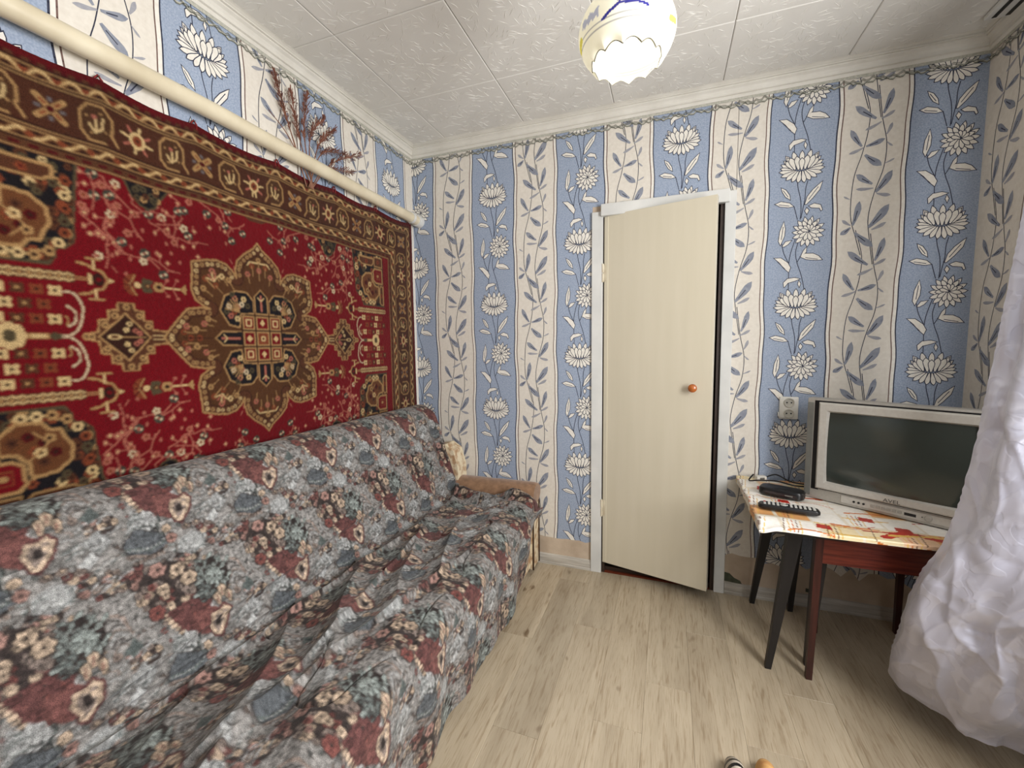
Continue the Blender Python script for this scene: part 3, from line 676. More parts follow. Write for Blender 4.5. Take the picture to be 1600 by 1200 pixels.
    for x, y, cl in ((.075, .15, CRM), (.11, .15, PNK), (.135, .12, WHT), (.13, .085, PNK), (.105, .075, CRM), (.06, .125, OLV), (.10, .12, PNK), (.145, .10, OLV), (.115, .1, ORG), (.085, .13, WHT), (.12, .165, OLV)): c.flower(x, y, .011, 6, cl, NAVY)
    for q in range(6): a = .2 + q * .24; c.line([(.095, .1), (.095 + .055 * math.cos(a), .1 + .055 * math.sin(a))], .004, TAN)
    for pg in ([(0, .098), (.027, .098), (.029, .165), (0, .194)], [(.09, 0), (.09, .027), (.165, .026), (.194, 0)]):
        c.poly(pg, NAVY); c.line(pg, .0055, TAN)
    c.line([(0, .11), (0, .17)], .007, PNK); c.line([(.1, 0), (.17, 0)], .007, PNK); c.line([(.0, .15), (.014, .162)], .005, CRM); c.line([(.15, .0), (.162, .014)], .005, CRM)
    c.poly([(0, 0), (.092, 0), (.092, .03), (.088, .092), (.03, .096), (0, .096)], DBR)
    for x0, x1, y0, y1, cl in ((0, .028, 0, .028, ORG), (.034, .086, 0, .028, RED), (0, .028, .034, .09, RED), (.034, .086, .034, .09, RED)):
        c.rect(x0, x1, y0, y1, TAN); k_ = .006
        c.rect(x0 if x0 == 0 else x0 + k_, x1 - k_, y0 if y0 == 0 else y0 + k_, y1 - k_, cl)
    c.line([(.05, .05), (.07, .05), (.07, .074), (.05, .074)], .005, CRM, closed=True); c.disc(.06, .062, .005, ORG)
    c.poly([(.048, 0), (.06, .014), (.072, 0)], CRM); c.poly([(0, .048), (.012, .062), (0, .076)], CRM); c.disc(0, 0, .012, CRM); c.disc(0, 0, .006, DRED)
    # --- corner spandrel
    sp = [(FA, .19), (.624, .192), (.611, .212), (.609, .236), (.588, .240), (.568, .262), (.565, .31), (.556, .40), (.548, FV), (FA, FV)]
    c.poly(sp, NAVY); c.line(sp[:-1], .007, OLV)
    smk = c.inside(sp, sl)
    for k in range(150):
        x, y = r.uniform(.56, .80), r.uniform(.2, .47); c.flower(x, y, r.uniform(.009, .014), 6, (TAN, OLV, BRN, BRN, CRM, ORG, OLV)[r.randrange(7)], DBR, only=smk)
    for x, y in ((.585, .28), (.583, .31), (.58, .345), (.578, .38), (.574, .42), (.62, .225), (.65, .21), (.68, .21), (.71, .212), (.60, .25)): c.flower(x, y, .014, 6, (CRM, TAN, OLV, ORG)[r.randrange(4)], DBR, only=smk)
    gm = [(.755, .255), (.72, .223), (.672, .228), (.66, .247), (.636, .25), (.628, .275), (.615, .295), (.618, .335), (.65, .362), (.70, .368), (.702, .33), (.725, .303), (.755, .298)]
    c.poly(gm, lin((110, 66, 38))); c.line(gm, .009, TAN, closed=True)
    for x, y, cl in ((.69, .30, ORG), (.67, .28, DRED), (.70, .26, DRED), (.65, .31, DRED), (.675, .33, BRN), (.73, .27, BRN), (.68, .305, CRM), (.66, .27, TAN)): c.flower(x, y, .014, 5, cl, DBR)
    c.line([(.70, .32), (.66, .28), (.69, .25)], .005, TAN)
    rs = [(.715, .33), (.735, .318), (.79, .318), (.79, .395), (.725, .395), (.712, .38)]
    c.poly(rs, RED); c.line(rs, .009, TAN, closed=True); c.line([(.735, .34), (.77, .34), (.77, .375), (.735, .375)], .006, ORG, closed=True); c.disc(.752, .357, .009, TAN)
    for bar in ([(.60, .425), (.62, .41), (.70, .41), (.715, .425), (.715, .45), (.60, .45)], [(.775, .20), (.795, .20), (.795, .30), (.775, .305), (.765, .29), (.765, .21)], [(.725, .41), (.79, .41), (.79, .46), (.725, .46)]):
        c.poly(bar, BRN); c.line(bar, .007, TAN, closed=True); q = np.mean(bar, 0); c.flower(q[0], q[1], .012, 5, ORG, DRED)
    # --- small stepped pendant hanging from the border
    pn = [(.45, FV + .01), (.436, .468), (.42, .43), (.40, .408), (.378, .400), (.36, .408), (.345, .435), (.322, .468), (.31, FV + .01)]
    c.poly(pn, NAVY); c.line(pn, .006, OLV)
    for k in range(16): c.flower(r.uniform(.35, .41), r.uniform(.42, .468), .010, 5, (OLV, TAN, BRN, OLV)[k % 4], NAVY)
    pc = [(0, .46), (.03, .462), (.05, FV), (0, FV)]; c.poly(pc, BRN)
    # --- borders: work on the distance to the edge
    D = np.minimum(CU - c.X, CV - c.Y)                                  # distance to the nearer edge
    S = np.where(CU - c.X < CV - c.Y, c.Y, c.X)                         # coordinate along that edge
    def ring(d0, d1, col): c.C[(D >= d0) & (D < d1)] = col
    ring(0, CV - FV, BRN)
    ring(.0, .022, lin((98, 10, 18))); ring(.020, .028, BRN)
    def guard(d0, d1, ph):
        ring(d0, d1, lin((96, 60, 36)))
        m = (D >= d0) & (D < d1); mid = (d0 + d1) / 2; w_ = (d1 - d0) / 2
        wave = np.sin(2 * PI * S / .062 + ph)
        c.C[m & (np.abs(D - mid - wave * w_ * .5) < .0062)] = TAN
        c.C[m & (np.abs(D - mid - wave * w_ * .5) < .0025)] = CRM
        c.C[m & (np.hypot((np.mod(S + .0155, .062) - .031) * .7, D - mid - wave * w_ * .15) < .007)] = ORG
        c.C[m & (np.hypot((np.mod(S + ph * .01, .031) - .0155) * .8, D - mid + wave * w_ * .5) < .0062)] = DBR
        c.C[m & ((np.abs(D - d0 - .002) < .002) | (np.abs(D - d1 + .002) < .002))] = DBR
        c.C[m & (np.abs(D - d0 - .0052) < .0013)] = TAN; c.C[m & (np.abs(D - d1 + .0052) < .0013)] = TAN
    def dots(d0, d1, per):
        m = (D >= d0) & (D < d1); mid = (d0 + d1) / 2
        c.C[m & (np.abs(np.mod(S, per) - per / 2) < per * .26) & (np.abs(D - mid) < .0045)] = DRED
    dots(.020, .030, .03)
    guard(.030, .066, 0); ring(.066, .192, lin((78, 42, 27))); ring(.066, .069, TAN); ring(.189, .192, TAN); ring(.069, .073, DBR); ring(.185, .189, DBR)
    guard(.196, .234, 1.3); ring(.236, .262, lin((94, 58, 36))); dots(.238, .256, .036); ring(.257, .260, TAN)
    def octagon(x, y, rx, ry, fl):
        p = [(x - rx * .5, y - ry), (x + rx * .5, y - ry), (x + rx, y - ry * .5), (x + rx, y + ry * .5), (x + rx * .5, y + ry), (x - rx * .5, y + ry), (x - rx, y + ry * .5), (x - rx, y - ry * .1)]
        c.poly(p, lin((80, 50, 30))); c.line(p + ([(x - rx * .9, y - ry * .4), (x - rx * 1.3, y - ry * .9)] if fl else []), .0068, TAN, closed=not fl)
        c.line([(x - rx * .45, y + ry * .35), (x - rx * .35, y - ry * .25), (x + rx * .1, y - ry * .5), (x + rx * .45, y - ry * .1)], .006, CRM); c.line([(x, y - ry * .4), (x + rx * .05, y + ry * .35)], .006, CRM)
        c.disc(x + rx * .1, y + ry * .35, .006, PNK)
        for q in range(4): c.disc(x + rx * .65 * math.cos(q * 1.6 + .5), y + ry * .68 * math.sin(q * 1.6 + .5), .0035, TAN)
    def xflower(x, y):
        for q in range(4):
            a = PI / 4 + q * PI / 2; c.line([(x + .012 * math.cos(a), y + .012 * math.sin(a)), (x + .037 * math.cos(a), y + .037 * math.sin(a))], .016, TAN); c.line([(x + .016 * math.cos(a), y + .016 * math.sin(a)), (x + .03 * math.cos(a), y + .03 * math.sin(a))], .005, ORG)
            a += PI / 4; c.disc(x + .026 * math.cos(a), y + .026 * math.sin(a), .006, lin((110, 100, 100)))
        c.disc(x, y, .009, DRED)
    def sun(x, y):
        for q in range(8): a = q * PI / 4 + .2; c.line([(x, y), (x + .040 * math.cos(a), y + .040 * math.sin(a))], .007, (CRM, PNK)[q % 2])
        c.disc(x, y, .021, CRM, .025); c.disc(x, y, .013, ORG, .016); c.disc(x, y, .005, DBR)
    for k in range(0, 11):
        x = k * .0985; y = CV - .129
        (sun if k % 4 == 0 else xflower if k % 4 == 2 else (lambda a, b_: octagon(a, b_, .037, .050, True)))(x, y)
    for k in range(0, 6):
        y = k * .0985; x = CU - .129
        (sun if k % 4 == 0 else xflower if k % 4 == 2 else (lambda a, b_: octagon(a, b_, .042, .040, True)))(x, y)
    xflower(CU - .129, CV - .129)
    return c
ST = .003
cq = draw_carpet(ST)
nu, nv = len(cq.xs), len(cq.ys)
ui = np.abs(np.arange(-(nu - 1), nu)); us = np.concatenate([-cq.xs[:0:-1], cq.xs])
vi = np.abs(np.arange(-(nv - 1), nv)); vsn = np.concatenate([-cq.ys[:0:-1], cq.ys])
keep = vsn > -.54; keep[0] = True                       # the part behind the sofa back is one plain row
vi, vsn = vi[keep], vsn[keep]
Cc = cq.C[np.ix_(vi, ui)].copy()
def blur(A):
    A = A.copy(); A[1:-1] = (A[:-2] + 2 * A[1:-1] + A[2:]) / 4; A[:, 1:-1] = (A[:, :-2] + 2 * A[:, 1:-1] + A[:, 2:]) / 4; return A
Cc = blur(Cc) * .6  # dim light on this wall put evenly into the weave colours
U, V = np.meshgrid(us, vsn)
rs_ = np.random.RandomState(5)
Cc *= (0.90 + .2 * vnoise(U / .004 + 50, V / .004 + 50, 11))[..., None] * (.9 + .2 * vnoise(U * 6 + 40, V * 6 + 40, 12))[..., None]
HOOKS = [-2.2, -1.92, -1.635, -1.372, -1.04, -.715, -.40, -.08]
yy = CY + U
hp = np.array(HOOKS); ph = np.interp(yy, hp, np.arange(len(hp)))
sag = np.abs(np.sin(PI * ph)); topf = sstep(.35, CV, V)
Z = CZ + V - .016 * sag * topf
X = .014 + .006 * sag * topf + .004 * vnoise(U * 4 + 9, V * 3 + 9, 3) + .0012 * vnoise(U / .006 + 90, V / .006 + 90, 4)
edge = np.minimum(CU - np.abs(U), CV - np.abs(V)); X = np.where(edge < ST * .6, .0035, X)
M_carpet = mat_attr('wool_pile', rough=.95, nscale=420, namt=.28, bump=.5, sheen=.15, spec=.1)
carpet = grid_obj('wall_carpet', np.stack([X, yy, Z], -1), Cc, M_carpet)
tag(carpet, 'red and brown oriental carpet with a large medallion hung on the wall above the sofa', 'carpet')
M_loop = mat('red_loop_cord', (140, 40, 40), rough=.9); M_nail = mat('steel_nail', (150, 148, 140), rough=.4, metal=1)
for y in HOOKS:
    z = CZ + CV - .008
    b = MB(); b.tube([(.014, y - .008, z - .012), (.014, y - .009, z + .006), (.013, y, z + .018), (.014, y + .009, z + .006), (.014, y + .008, z - .012)], .0028, 6)
    lp = b.build('hanging_loop', M_loop, carpet, smooth=True)
    MB().tube([(.001, y, z + .013), (.022, y, z + .014)], [.002, .002], 6).build('nail', M_nail, lp)

# ================================================================== HEATING PIPE
M_pipe = mat('cream_pipe_paint', (226, 216, 190), (206, 194, 166), rough=.35, scale=8, bump=.1, bscale=40)
pipe = empty('heating_pipe', (.05, 0, 2.136))
MB().tube([(0, -.002, 0), (0, -.6, .012), (0, -1.3, .033), (0, -2.2, .034), (0, RY + .002, .04)], .0295, 20).build('pipe_run', M_pipe, pipe, auto=50)
MB().tube([(0, -.002, 0), (0, -.05, .001)], .036, 20).build('wall_collar', M_white, pipe, auto=50)
for y in (-.09,): 
    b = MB(); b.tube([(0, y, .002 - y * .022), (0, y - .02, .002 - y * .022)], .034, 20); b.box((-.05, y - .016, -.012 - y * .02), (-.02, y - .004, .012 - y * .02)); b.build('pipe_clip', M_white, pipe, auto=40)
tag(pipe, 'thick cream painted heating pipe running along the wall above the carpet', 'pipe')

# ================================================================== DRIED REEDS stuck behind the pipe
M_reed = mat('dry_reed', (146, 104, 82), (108, 72, 56), rough=.9); M_seed = mat('reed_plume', (146, 98, 80), (108, 66, 54), rough=1)
reed = empty('dried_reed_bunch', (.03, -.89, 2.11))
tag(reed, 'bunch of dry brown reeds stuck behind the cream pipe', 'dried reeds')
tips = [((.0, -.19, .19), (.0, -.09, .12), 0), ((.0, -.145, .34), (.0, -.09, .17), 1), ((.0, -.07, .315), (.0, -.04, .15), 1), ((.0, .015, .345), (.0, -.01, .16), 1), ((.02, .08, .27), (.01, .01, .16), 1), ((.03, .20, .17), (.015, .07, .12), 1), ((.035, .31, .205), (.02, .13, .10), 1), ((.03, .25, .10), (.015, .09, .06), 1), ((0, -.13, .25), (0, -.07, .12), 0), ((.03, .14, .25), (.01, .05, .14), 1)]
for i, (tp, md, pl) in enumerate(tips):
    r0 = random.Random(20 + i); base = (.0, r0.uniform(-.02, .03), -.05)
    pts = smooth_line([(base[1], base[2]), (md[1], md[2]), (tp[1], tp[2])], 6); n_ = len(pts)
    P3 = [Vector((tp[0] * k / (n_ - 1), p[0], p[1])) for k, p in enumerate(pts)]
    s_ = MB().tube(P3, [.0028 - .0015 * k / (n_ - 1) for k in range(n_)], 6).build('reed_stem', M_reed, reed, smooth=True)
    if pl:
        h = MB()
        for k in range(170):
            t = r0.uniform(.45, 1.0) * (n_ - 1); i0 = min(int(t), n_ - 2); p = P3[i0].lerp(P3[i0 + 1], t - i0); d = (P3[i0 + 1] - P3[i0]).normalized()
            sp_ = .03 * (1 - abs(t / (n_ - 1) - .75) * 1.6); a = r0.uniform(0, 2 * PI)
            q = p + Vector((.45 * math.sin(a), math.cos(a), math.sin(a) * .9)) * sp_ * r0.uniform(.2, 1) + d * .018
            q.x = max(q.x, -.026); nn = d.cross(q - p); nn = nn.normalized() * .0022 if nn.length > 1e-6 else Vector((0, 0, .002))
            h.add([p, q - nn, q + d * .006, q + nn], [(0, 1, 2, 3)])
        h.build('reed_plume', M_seed, s_, recalc=False)

# ================================================================== SOFA
M_velour = mat('brown_velour', (158, 122, 92), (126, 94, 68), rough=.85, scale=30, bump=.2, bscale=200, sheen=.3)
M_creamfab = mat('cream_floral_upholstery', (222, 208, 178), (176, 140, 104), rough=.85, scale=26, bump=.2, bscale=160, contrast=(.36, .56))
M_trim = mat('dark_piping', (74, 52, 36), rough=.7)
SY0, SY1 = -2.27, -.018
sofa = empty('sofa', (0, 0, 0))
tag(sofa, 'old sofa with brown velour armrest and cream floral upholstery under the throw', 'sofa')
b = MB(); b.prism([(.04, .05), (.83, .05), (.83, .30), (.04, .30)], 1, SY0 + .02, SY1 - .02); b.build('base_frame', M_creamfab, sofa)
b = MB(); b.box((.30, SY0 + .17, .29), (.855, SY1 - .165, .425), bev=.035); b.build('seat_cushion', M_creamfab, sofa, auto=50)
b = MB(); b.prism([(.035, .28), (.335, .28), (.33, .43), (.16, .90), (.12, .945), (.06, .945), (.035, .90)], 1, SY0 + .15, SY1 - .165); b.build('backrest', M_creamfab, sofa, auto=30)
def arm(y0, y1, nm):
    m = MB(); R_ = (y1 - y0) / 2; cy = (y0 + y1) / 2; secs = []
    for x, k in ((.31, .8), (.325, .95), (.35, 1), (.50, 1.0), (.575, .965), (.60, 1.0), (.72, 1.0), (.80, 1.0), (.835, .97), (.85, .88)):
        s_ = []
        for q in range(18):
            a = 2 * PI * q / 18; yv, zv = math.cos(a) * R_, math.sin(a) * .062; s_.append((x, cy + yv * k, .472 + zv * k))
        secs.append(s_)
    m.loft(secs); a = m.build('armrest', M_velour, sofa, auto=60)
    m = MB(); m.box((.32, y0 + .012, .08), (.82, y1 - .012, .46), bev=.01); m.build('arm_side', M_creamfab, a)
    m = MB(); m.box((.82, y0 + .012, .03), (.842, y1 - .012, .44), bev=.006); m.build('arm_front_panel', M_creamfab, a, auto=40)
    m = MB(); m.tube([(.844, y0 + .014, .03), (.846, y0 + .014, .42), (.846, y0 + .03, .45)], .005, 8); m.tube([(.844, y1 - .03, .03), (.846, y1 - .03, .42)], .005, 8); m.build('piping', M_trim, a, smooth=True)
    for x in (.36, .79): MB().lathe([(.0, 0), (.022, 0), (.025, .05), (.0, .052)], 14, Matrix.Translation((x, cy, .0))).build('foot', M_trim, a, auto=40)
arm(-.178, -.018, 'far'); arm(SY0, SY0 + .16, 'near')
# the sofa's own cream back wing beside the throw
b = MB(); b.prism([(.03, .40), (.36, .44), (.355, .60), (.325, .70), (.27, .735), (.20, .72), (.03, .70)], 1, -.15, -.03); b.build('back_wing', M_creamfab, sofa, auto=35)

# ================================================================== SOFA THROW (tapestry cloth with folds)
def throw_tile(step):
    r = random.Random(9); TW, THh = .305, .35
    BG = lin((142, 139, 136)); PALE = lin((170, 171, 170)); MAR = lin((98, 62, 60)); MAR2 = lin((112, 72, 68)); CRM = lin((192, 170, 148)); PNK = lin((166, 130, 120)); DRK = lin((50, 42, 40)); TEAL = lin((102, 110, 108)); TEAL2 = lin((140, 148, 144)); NAV = lin((92, 96, 100)); TAU = lin((136, 122, 114)); RST = lin((126, 76, 70))
    c = Canvas(-TW, TW * 2, -THh, THh * 2, step, BG)
    X, Y = c.X, c.Y
    # pale streaky ground
    pr = lambda a, per: a / per * 8
    nz = vnoise(np.mod(X, TW) / TW * 10, np.mod(Y, THh) / THh * 26, 2)
    c.C[:] = BG[None, None] * (.72 + .55 * nz)[..., None]
    items = []
    def rep(fn):
        st = r.getstate()
        for i in (-1, 0, 1):
            for j in (-1, 0, 1):
                r.setstate(st); fn(i * TW + .16, j * THh + .16)
    def rose(x, y, R_, col, dk=DRK):
        c.disc(x, y, R_ * 1.12, dk); c.flower(x, y, R_, 6, col, col * .8)
        for k in range(4): a = k * 1.7; c.disc(x + R_ * .35 * math.cos(a), y + R_ * .35 * math.sin(a), R_ * .2, col * .6)
        c.disc(x, y, R_ * .2, dk)
    def leafs(x, y, R_, col, n):
        for k in range(n):
            a = r.uniform(0, 2 * PI); d = r.uniform(.1, 1) * R_; px, py = x + d * math.cos(a), y + d * math.sin(a); l = R_ * .28; t = r.uniform(0, PI)
            q = petal((px, py), t, l * 1.6, l * .6); c.poly(offset_poly(q, .0016), DRK); c.poly(q, col if r.random() < .6 else col * .7)
    def pale(x, y):
        c.poly([(x - .14, y - .02), (x - .12, y + .03), (x - .085, y + .035), (x - .06, y - .005), (x - .075, y - .03), (x - .12, y - .045)], PALE * .95)
        c.poly([(x - .03, y - .09), (x + .01, y - .075), (x + .045, y - .1), (x + .03, y - .135), (x - .01, y - .14), (x - .04, y - .12)], PALE * .9)
        c.poly([(x + .07, y - .01), (x + .11, y + .01), (x + .135, y - .03), (x + .10, y - .05)], PALE * .85)
        for k in range(70):
            px, py = x + r.uniform(-.15, .13), y + r.uniform(-.15, .05); c.line([(px, py), (px + .022, py + r.uniform(.004, .016)), (px + .04, py + .012)], .0028, (PALE, BG * .55, TEAL * .9)[k % 3])
    def vase(x, y):
        c.poly([(x - .12, y + .09), (x - .10, y + .03), (x - .07, y + .01), (x - .02, y + .03), (x + .005, y + .07), (x - .03, y + .12), (x - .09, y + .12)], MAR)
        for k in range(40): px, py = x + r.uniform(-.11, -.01), y + r.uniform(.02, .11); c.disc(px, py, .0035, (MAR2, DRK, RST, MAR * .6)[k % 4])
        for k in range(6): c.disc(x - .118 + .004 * k, y + .085 - .012 * k, .007, CRM, .0045); c.disc(x - .118 + .004 * k, y + .079 - .012 * k, .006, DRK, .002)
    def maroon(x, y):
        c.poly([(x - .06, y + .05), (x - .01, y + .05), (x + .02, y + .02), (x - .005, y - .035), (x - .035, y - .02), (x - .07, y + .0)], MAR2); c.poly([(x - .05, y + .175), (x - .02, y + .185), (x + .0, y + .14), (x - .03, y + .10), (x - .055, y + .12)], RST * .85)
    def foliage(x, y):
        c.disc(x + .017, y + .12, .055, DRK, .06); leafs(x + .017, y + .125, .058, TEAL2, 48); leafs(x + .0, y + .09, .035, TEAL, 18)
        for k in range(8): a = k * PI / 4; q = petal((x + .03, y + .12), a, .028, .011); c.poly(offset_poly(q, .0015), DRK); c.poly(q, TEAL2 * 1.15)
    def bouquet(x, y):
        c.disc(x - .09, y + .155, .07, DRK * 1.4, .065)
        for k in range(38):
            a = r.uniform(0, 2 * PI); d = .07 * math.sqrt(r.random()); rose(x - .09 + d * math.cos(a), y + .155 + .92 * d * math.sin(a), r.uniform(.007, .012), (CRM, PNK, TAU, PNK * .8, CRM * .85, RST * .8, TAU * .8)[r.randrange(7)])
        for dx, dy, R_, cl in ((-.035, .15, .021, CRM), (-.055, .185, .018, CRM), (-.10, .205, .02, PNK), (-.13, .10, .019, RST), (-.10, .15, .015, CRM)): rose(x + dx, y + dy, R_, cl)
    def shell(x, y):
        p = [(x - .022, y - .03), (x - .03, y + .005), (x - .018, y + .028), (x + .005, y + .026), (x + .02, y + .034), (x + .032, y + .018), (x + .02, y - .012), (x - .008, y - .04)]
        c.poly(offset_poly(p, .007), MAR); c.poly(p, CRM * 1.05); c.poly(offset_poly(p, -.009), TAU); c.disc(x - .002, y + .0, .009, DRK, .012); c.disc(x + .012, y + .008, .007, CRM)
        for dx, dy in ((.012, .052), (.042, .045), (.03, .068)):
            q = petal((x + dx, y + dy - .012), 1.4, .036, .02); c.poly(offset_poly(q, .002), DRK); c.poly(q, CRM * .9); c.line([(x + dx, y + dy - .006), (x + dx + .004, y + dy + .012)], .003, RST)
    def book(x, y):
        p = [(x - .155, y - .05), (x - .12, y - .02), (x - .06, y - .055), (x - .055, y - .085), (x - .10, y - .11), (x - .15, y - .085)]
        c.poly(offset_poly(p, .003), DRK); c.poly(p, NAV); c.line([(x - .15, y - .065), (x - .10, y - .085), (x - .06, y - .075)], .009, TEAL); c.line([(x - .15, y - .082), (x - .10, y - .104), (x - .062, y - .092)], .007, TAU)
        for k in range(9): c.disc(x - .148 + k * .0105, y - .068 - .012 * math.sin(k * .35), .0028, PALE)
        for k in range(7): c.disc(x - .14 + k * .011, y - .11 + .002 * k, .006, DRK); c.disc(x - .14 + k * .011, y - .106, .0045, TAU)
        leafs(x - .07, y - .04, .03, TEAL, 10); rose(x - .05, y - .045, .012, CRM); rose(x - .045, y - .075, .014, PNK * .9)
    def letter(x, y):
        p = [(x + .055, y - .06), (x + .088, y - .035), (x + .098, y - .058), (x + .075, y - .075)]; c.poly(offset_poly(p, .0018), DRK * 2); c.poly(p, PALE * 1.12)
        for dx in (.0, .028): c.disc(x + dx, y - .058, .014, DRK, .011); c.disc(x + dx, y - .058, .0115, TAU, .0085); c.disc(x + dx, y - .056, .006, DRK, .0045); c.disc(x + dx + .001, y - .057, .003, CRM)
    def house(x, y):
        c.line([(x + .055, y + .13), (x + .075, y + .155), (x + .105, y + .135), (x + .115, y + .085)], .007, TAU * 1.1); c.line([(x + .06, y + .122), (x + .077, y + .143), (x + .10, y + .125)], .004, DRK)
        c.poly([(x + .06, y + .115), (x + .078, y + .138), (x + .10, y + .118), (x + .108, y + .07), (x + .075, y + .075)], BG * .9)
        for k in range(5): c.line(smooth_line([(x + .07, y + .06 + k * .012), (x + .085, y + .075 + k * .012), (x + .105, y + .06 + k * .013)], 4), .0035, (TAU, DRK, PALE)[k % 3])
        c.poly([(x + .085, y + .05), (x + .115, y + .075), (x + .125, y + .045), (x + .10, y + .03)], TEAL * .7); c.poly([(x + .045, y + .12), (x + .06, y + .11), (x + .05, y + .09)], RST * .9)
    def filler(x, y):
        for k in range(60):
            px, py = x + r.uniform(-.15, .15), y + r.uniform(-.17, .17); q_ = r.random()
            if q_ < .35: leafs(px, py, .02, (TEAL, TAU, TEAL2 * .8)[r.randrange(3)], 3)
            elif q_ < .7: rose(px, py, r.uniform(.006, .010), (TAU, PNK * .8, CRM * .8, MAR2, TAU * .8)[r.randrange(5)])
            else: c.line(smooth_line([(px, py), (px + r.uniform(-.02, .02), py + .012), (px + r.uniform(-.03, .03), py + .024)], 3), .003, (DRK, TAU, DRK * 1.6)[r.randrange(3)])
        for dx, dy in ((.10, -.13), (.12, .02), (-.02, -.14), (.05, -.10), (-.14, -.15)):
            c.disc(x + dx, y + dy, .034, DRK * 1.5, .03)
            for k in range(14): a = r.uniform(0, 6.3); d = .034 * math.sqrt(r.random()); rose(x + dx + d * math.cos(a), y + dy + d * math.sin(a), r.uniform(.007, .011), (CRM * .9, PNK, TAU, MAR2)[r.randrange(4)])
    for fn in (filler, pale, house, vase, maroon, foliage, bouquet, book, letter, shell): rep(fn)
    # tapestry weave: dark line work and flecks
    n1 = vnoise(np.mod(X, TW) / TW * 64, np.mod(Y, THh) / THh * 64, 5); n2 = vnoise(np.mod(X, TW) / TW * 32, np.mod(Y, THh) / THh * 64, 6)
    n3 = vnoise(np.mod(X, TW) / TW * 110, np.mod(Y, THh) / THh * 128, 15)
    c.C *= ((.55 + .85 * n1) * (.7 + .6 * n3))[..., None]
    c.C[np.abs(n2 - .5) < .06] *= .45
    n4 = vnoise(np.mod(X, TW) / TW * 20 + 5 * n2, np.mod(Y, THh) / THh * 48, 16); c.C[np.abs(n4 - .55) < .03] *= .45; c.C[np.abs(n4 - .35) < .02] *= 1.5
    c.C = blur(c.C)
    i0 = int(round(TW / step)); j0 = int(round(THh / step))
    return c.C[j0:2 * j0, i0:2 * i0].copy()
TILE = throw_tile(.0025)
# profile of the sofa under the cloth (x, z) from behind the back to the front hem
prof_pts = [(.028, .80), (.030, .93), (.055, .965), (.10, .972), (.150, .955), (.185, .905), (.225, .80), (.275, .66), (.325, .53), (.352, .468), (.375, .445), (.42, .440), (.52, .445), (.66, .45), (.79, .449), (.845, .442), (.872, .42), (.885, .38), (.889, .30), (.884, .2), (.878, .085)]
pp = np.array(smooth_line(prof_pts, 8)); al = np.concatenate([[0], np.cumsum(np.hypot(*np.diff(pp, axis=0).T))]); TL = al[-1]
STP = .0030
tt = np.linspace(0, TL, int(TL / STP) + 1); ys = np.arange(-2.26, -.135, STP)
px_, pz_ = np.interp(tt, al, pp[:, 0]), np.interp(tt, al, pp[:, 1])
T_, Y_ = np.meshgrid(tt, ys, indexing='ij')
tg = np.stack([np.gradient(px_, tt), np.gradient(pz_, tt)], 1); tg /= np.linalg.norm(tg, axis=1)[:, None]
ker = np.ones(25) / 25; tg = np.stack([np.convolve(np.pad(tg[:, k], 12, mode='edge'), ker, 'valid') for k in (0, 1)], 1)
nx_, nz_ = -tg[:, 1] * -1 * -1, tg[:, 0]
nx_ = -tg[:, 1]
# normal must point away from the sofa (towards room / up)
BX, BZ = np.repeat(px_[:, None], len(ys), 1), np.repeat(pz_[:, None], len(ys), 1)
NX, NZ = np.repeat(nx_[:, None], len(ys), 1), np.repeat(nz_[:, None], len(ys), 1)
tj = float(np.interp(.352, pp[:180, 0], al[:180])); tb0 = float(np.interp(.14, pp[:, 0], al)); tf = float(np.interp(.872, pp[:, 0], al))
h = np.zeros_like(T_)
seat = sstep(tj + .01, tj + .06, T_) * (1 - sstep(tf, tf + .08, T_)); back = sstep(tb0, tb0 + .08, T_) * (1 - sstep(tj - .05, tj, T_)); front = sstep(tf + .02, tf + .12, T_)
wu, wvv = Y_ + .10 * vnoise(Y_ * 3 + 20, T_ * 3 + 20, 21), T_ + .10 * vnoise(Y_ * 2.3 + 60, T_ * 2.3 + 60, 22)
# long seat folds running from the crease obliquely to the front
d1 = wu * .55 + wvv
rid = np.abs(np.mod(d1 * 5.2, 1) - .5) * 2
h += seat * .034 * np.power(np.clip(rid, 0, 1), 2.2) * vnoise(Y_ * 4 + 7, T_ * 5 + 7, 23)
h += seat * .020 * (vnoise(wu * 6 + 11, wvv * 9 + 11, 24))
h += back * (.008 * vnoise(wu * 3 + 31, wvv * 4 + 31, 25)) 
# sharp fold on the lower back, parallel to the crease and sinking towards the near end
for off, slope, amp, wd in ((-.115, .16, .020, .016), (-.03, .03, .018, .010), (.07, -.10, .024, .012), (.24, .35, .022, .012), (.38, -.25, .02, .012)):
    q = T_ - (tj + off + slope * (-1.3 - Y_) * .5) + .02 * (vnoise(Y_ * 5 + 3, Y_ * 0 + off * 100 + 30, 26) - .5)
    h += amp * np.where(q < 0, np.exp(np.minimum(q, 0) / .05), np.exp(-np.maximum(q, 0) / .006)) * sstep(-.5, -.9, Y_)
# hanging folds on the front
fold = .5 + .5 * np.sin(2 * PI * (Y_ + .03 * vnoise(Y_ * 2 + 5, T_ * 1.5 + 5, 27)) / .24)
h += front * (.016 * fold + .008 * vnoise(Y_ * 14 + 3, T_ * 4 + 3, 28))
# vertical folds near the far end of the back
far = sstep(-.9, -.35, Y_)
h += back * far * .014 * (.5 + .5 * np.sin(2 * PI * Y_ / .13 + 6 * T_))
# crisp creases
cr = np.abs(vnoise(wu * 5 + 51, wvv * 7 + 51, 29) - .5); h -= (seat + front * .6) * .011 * np.exp(-(cr / .018) ** 2)
h += .0015 * vnoise(Y_ * 60 + 10, T_ * 60 + 10, 30)
h = np.maximum(h, 0) * (1 - .75 * front * sstep(-.5, -.25, Y_)) + .004
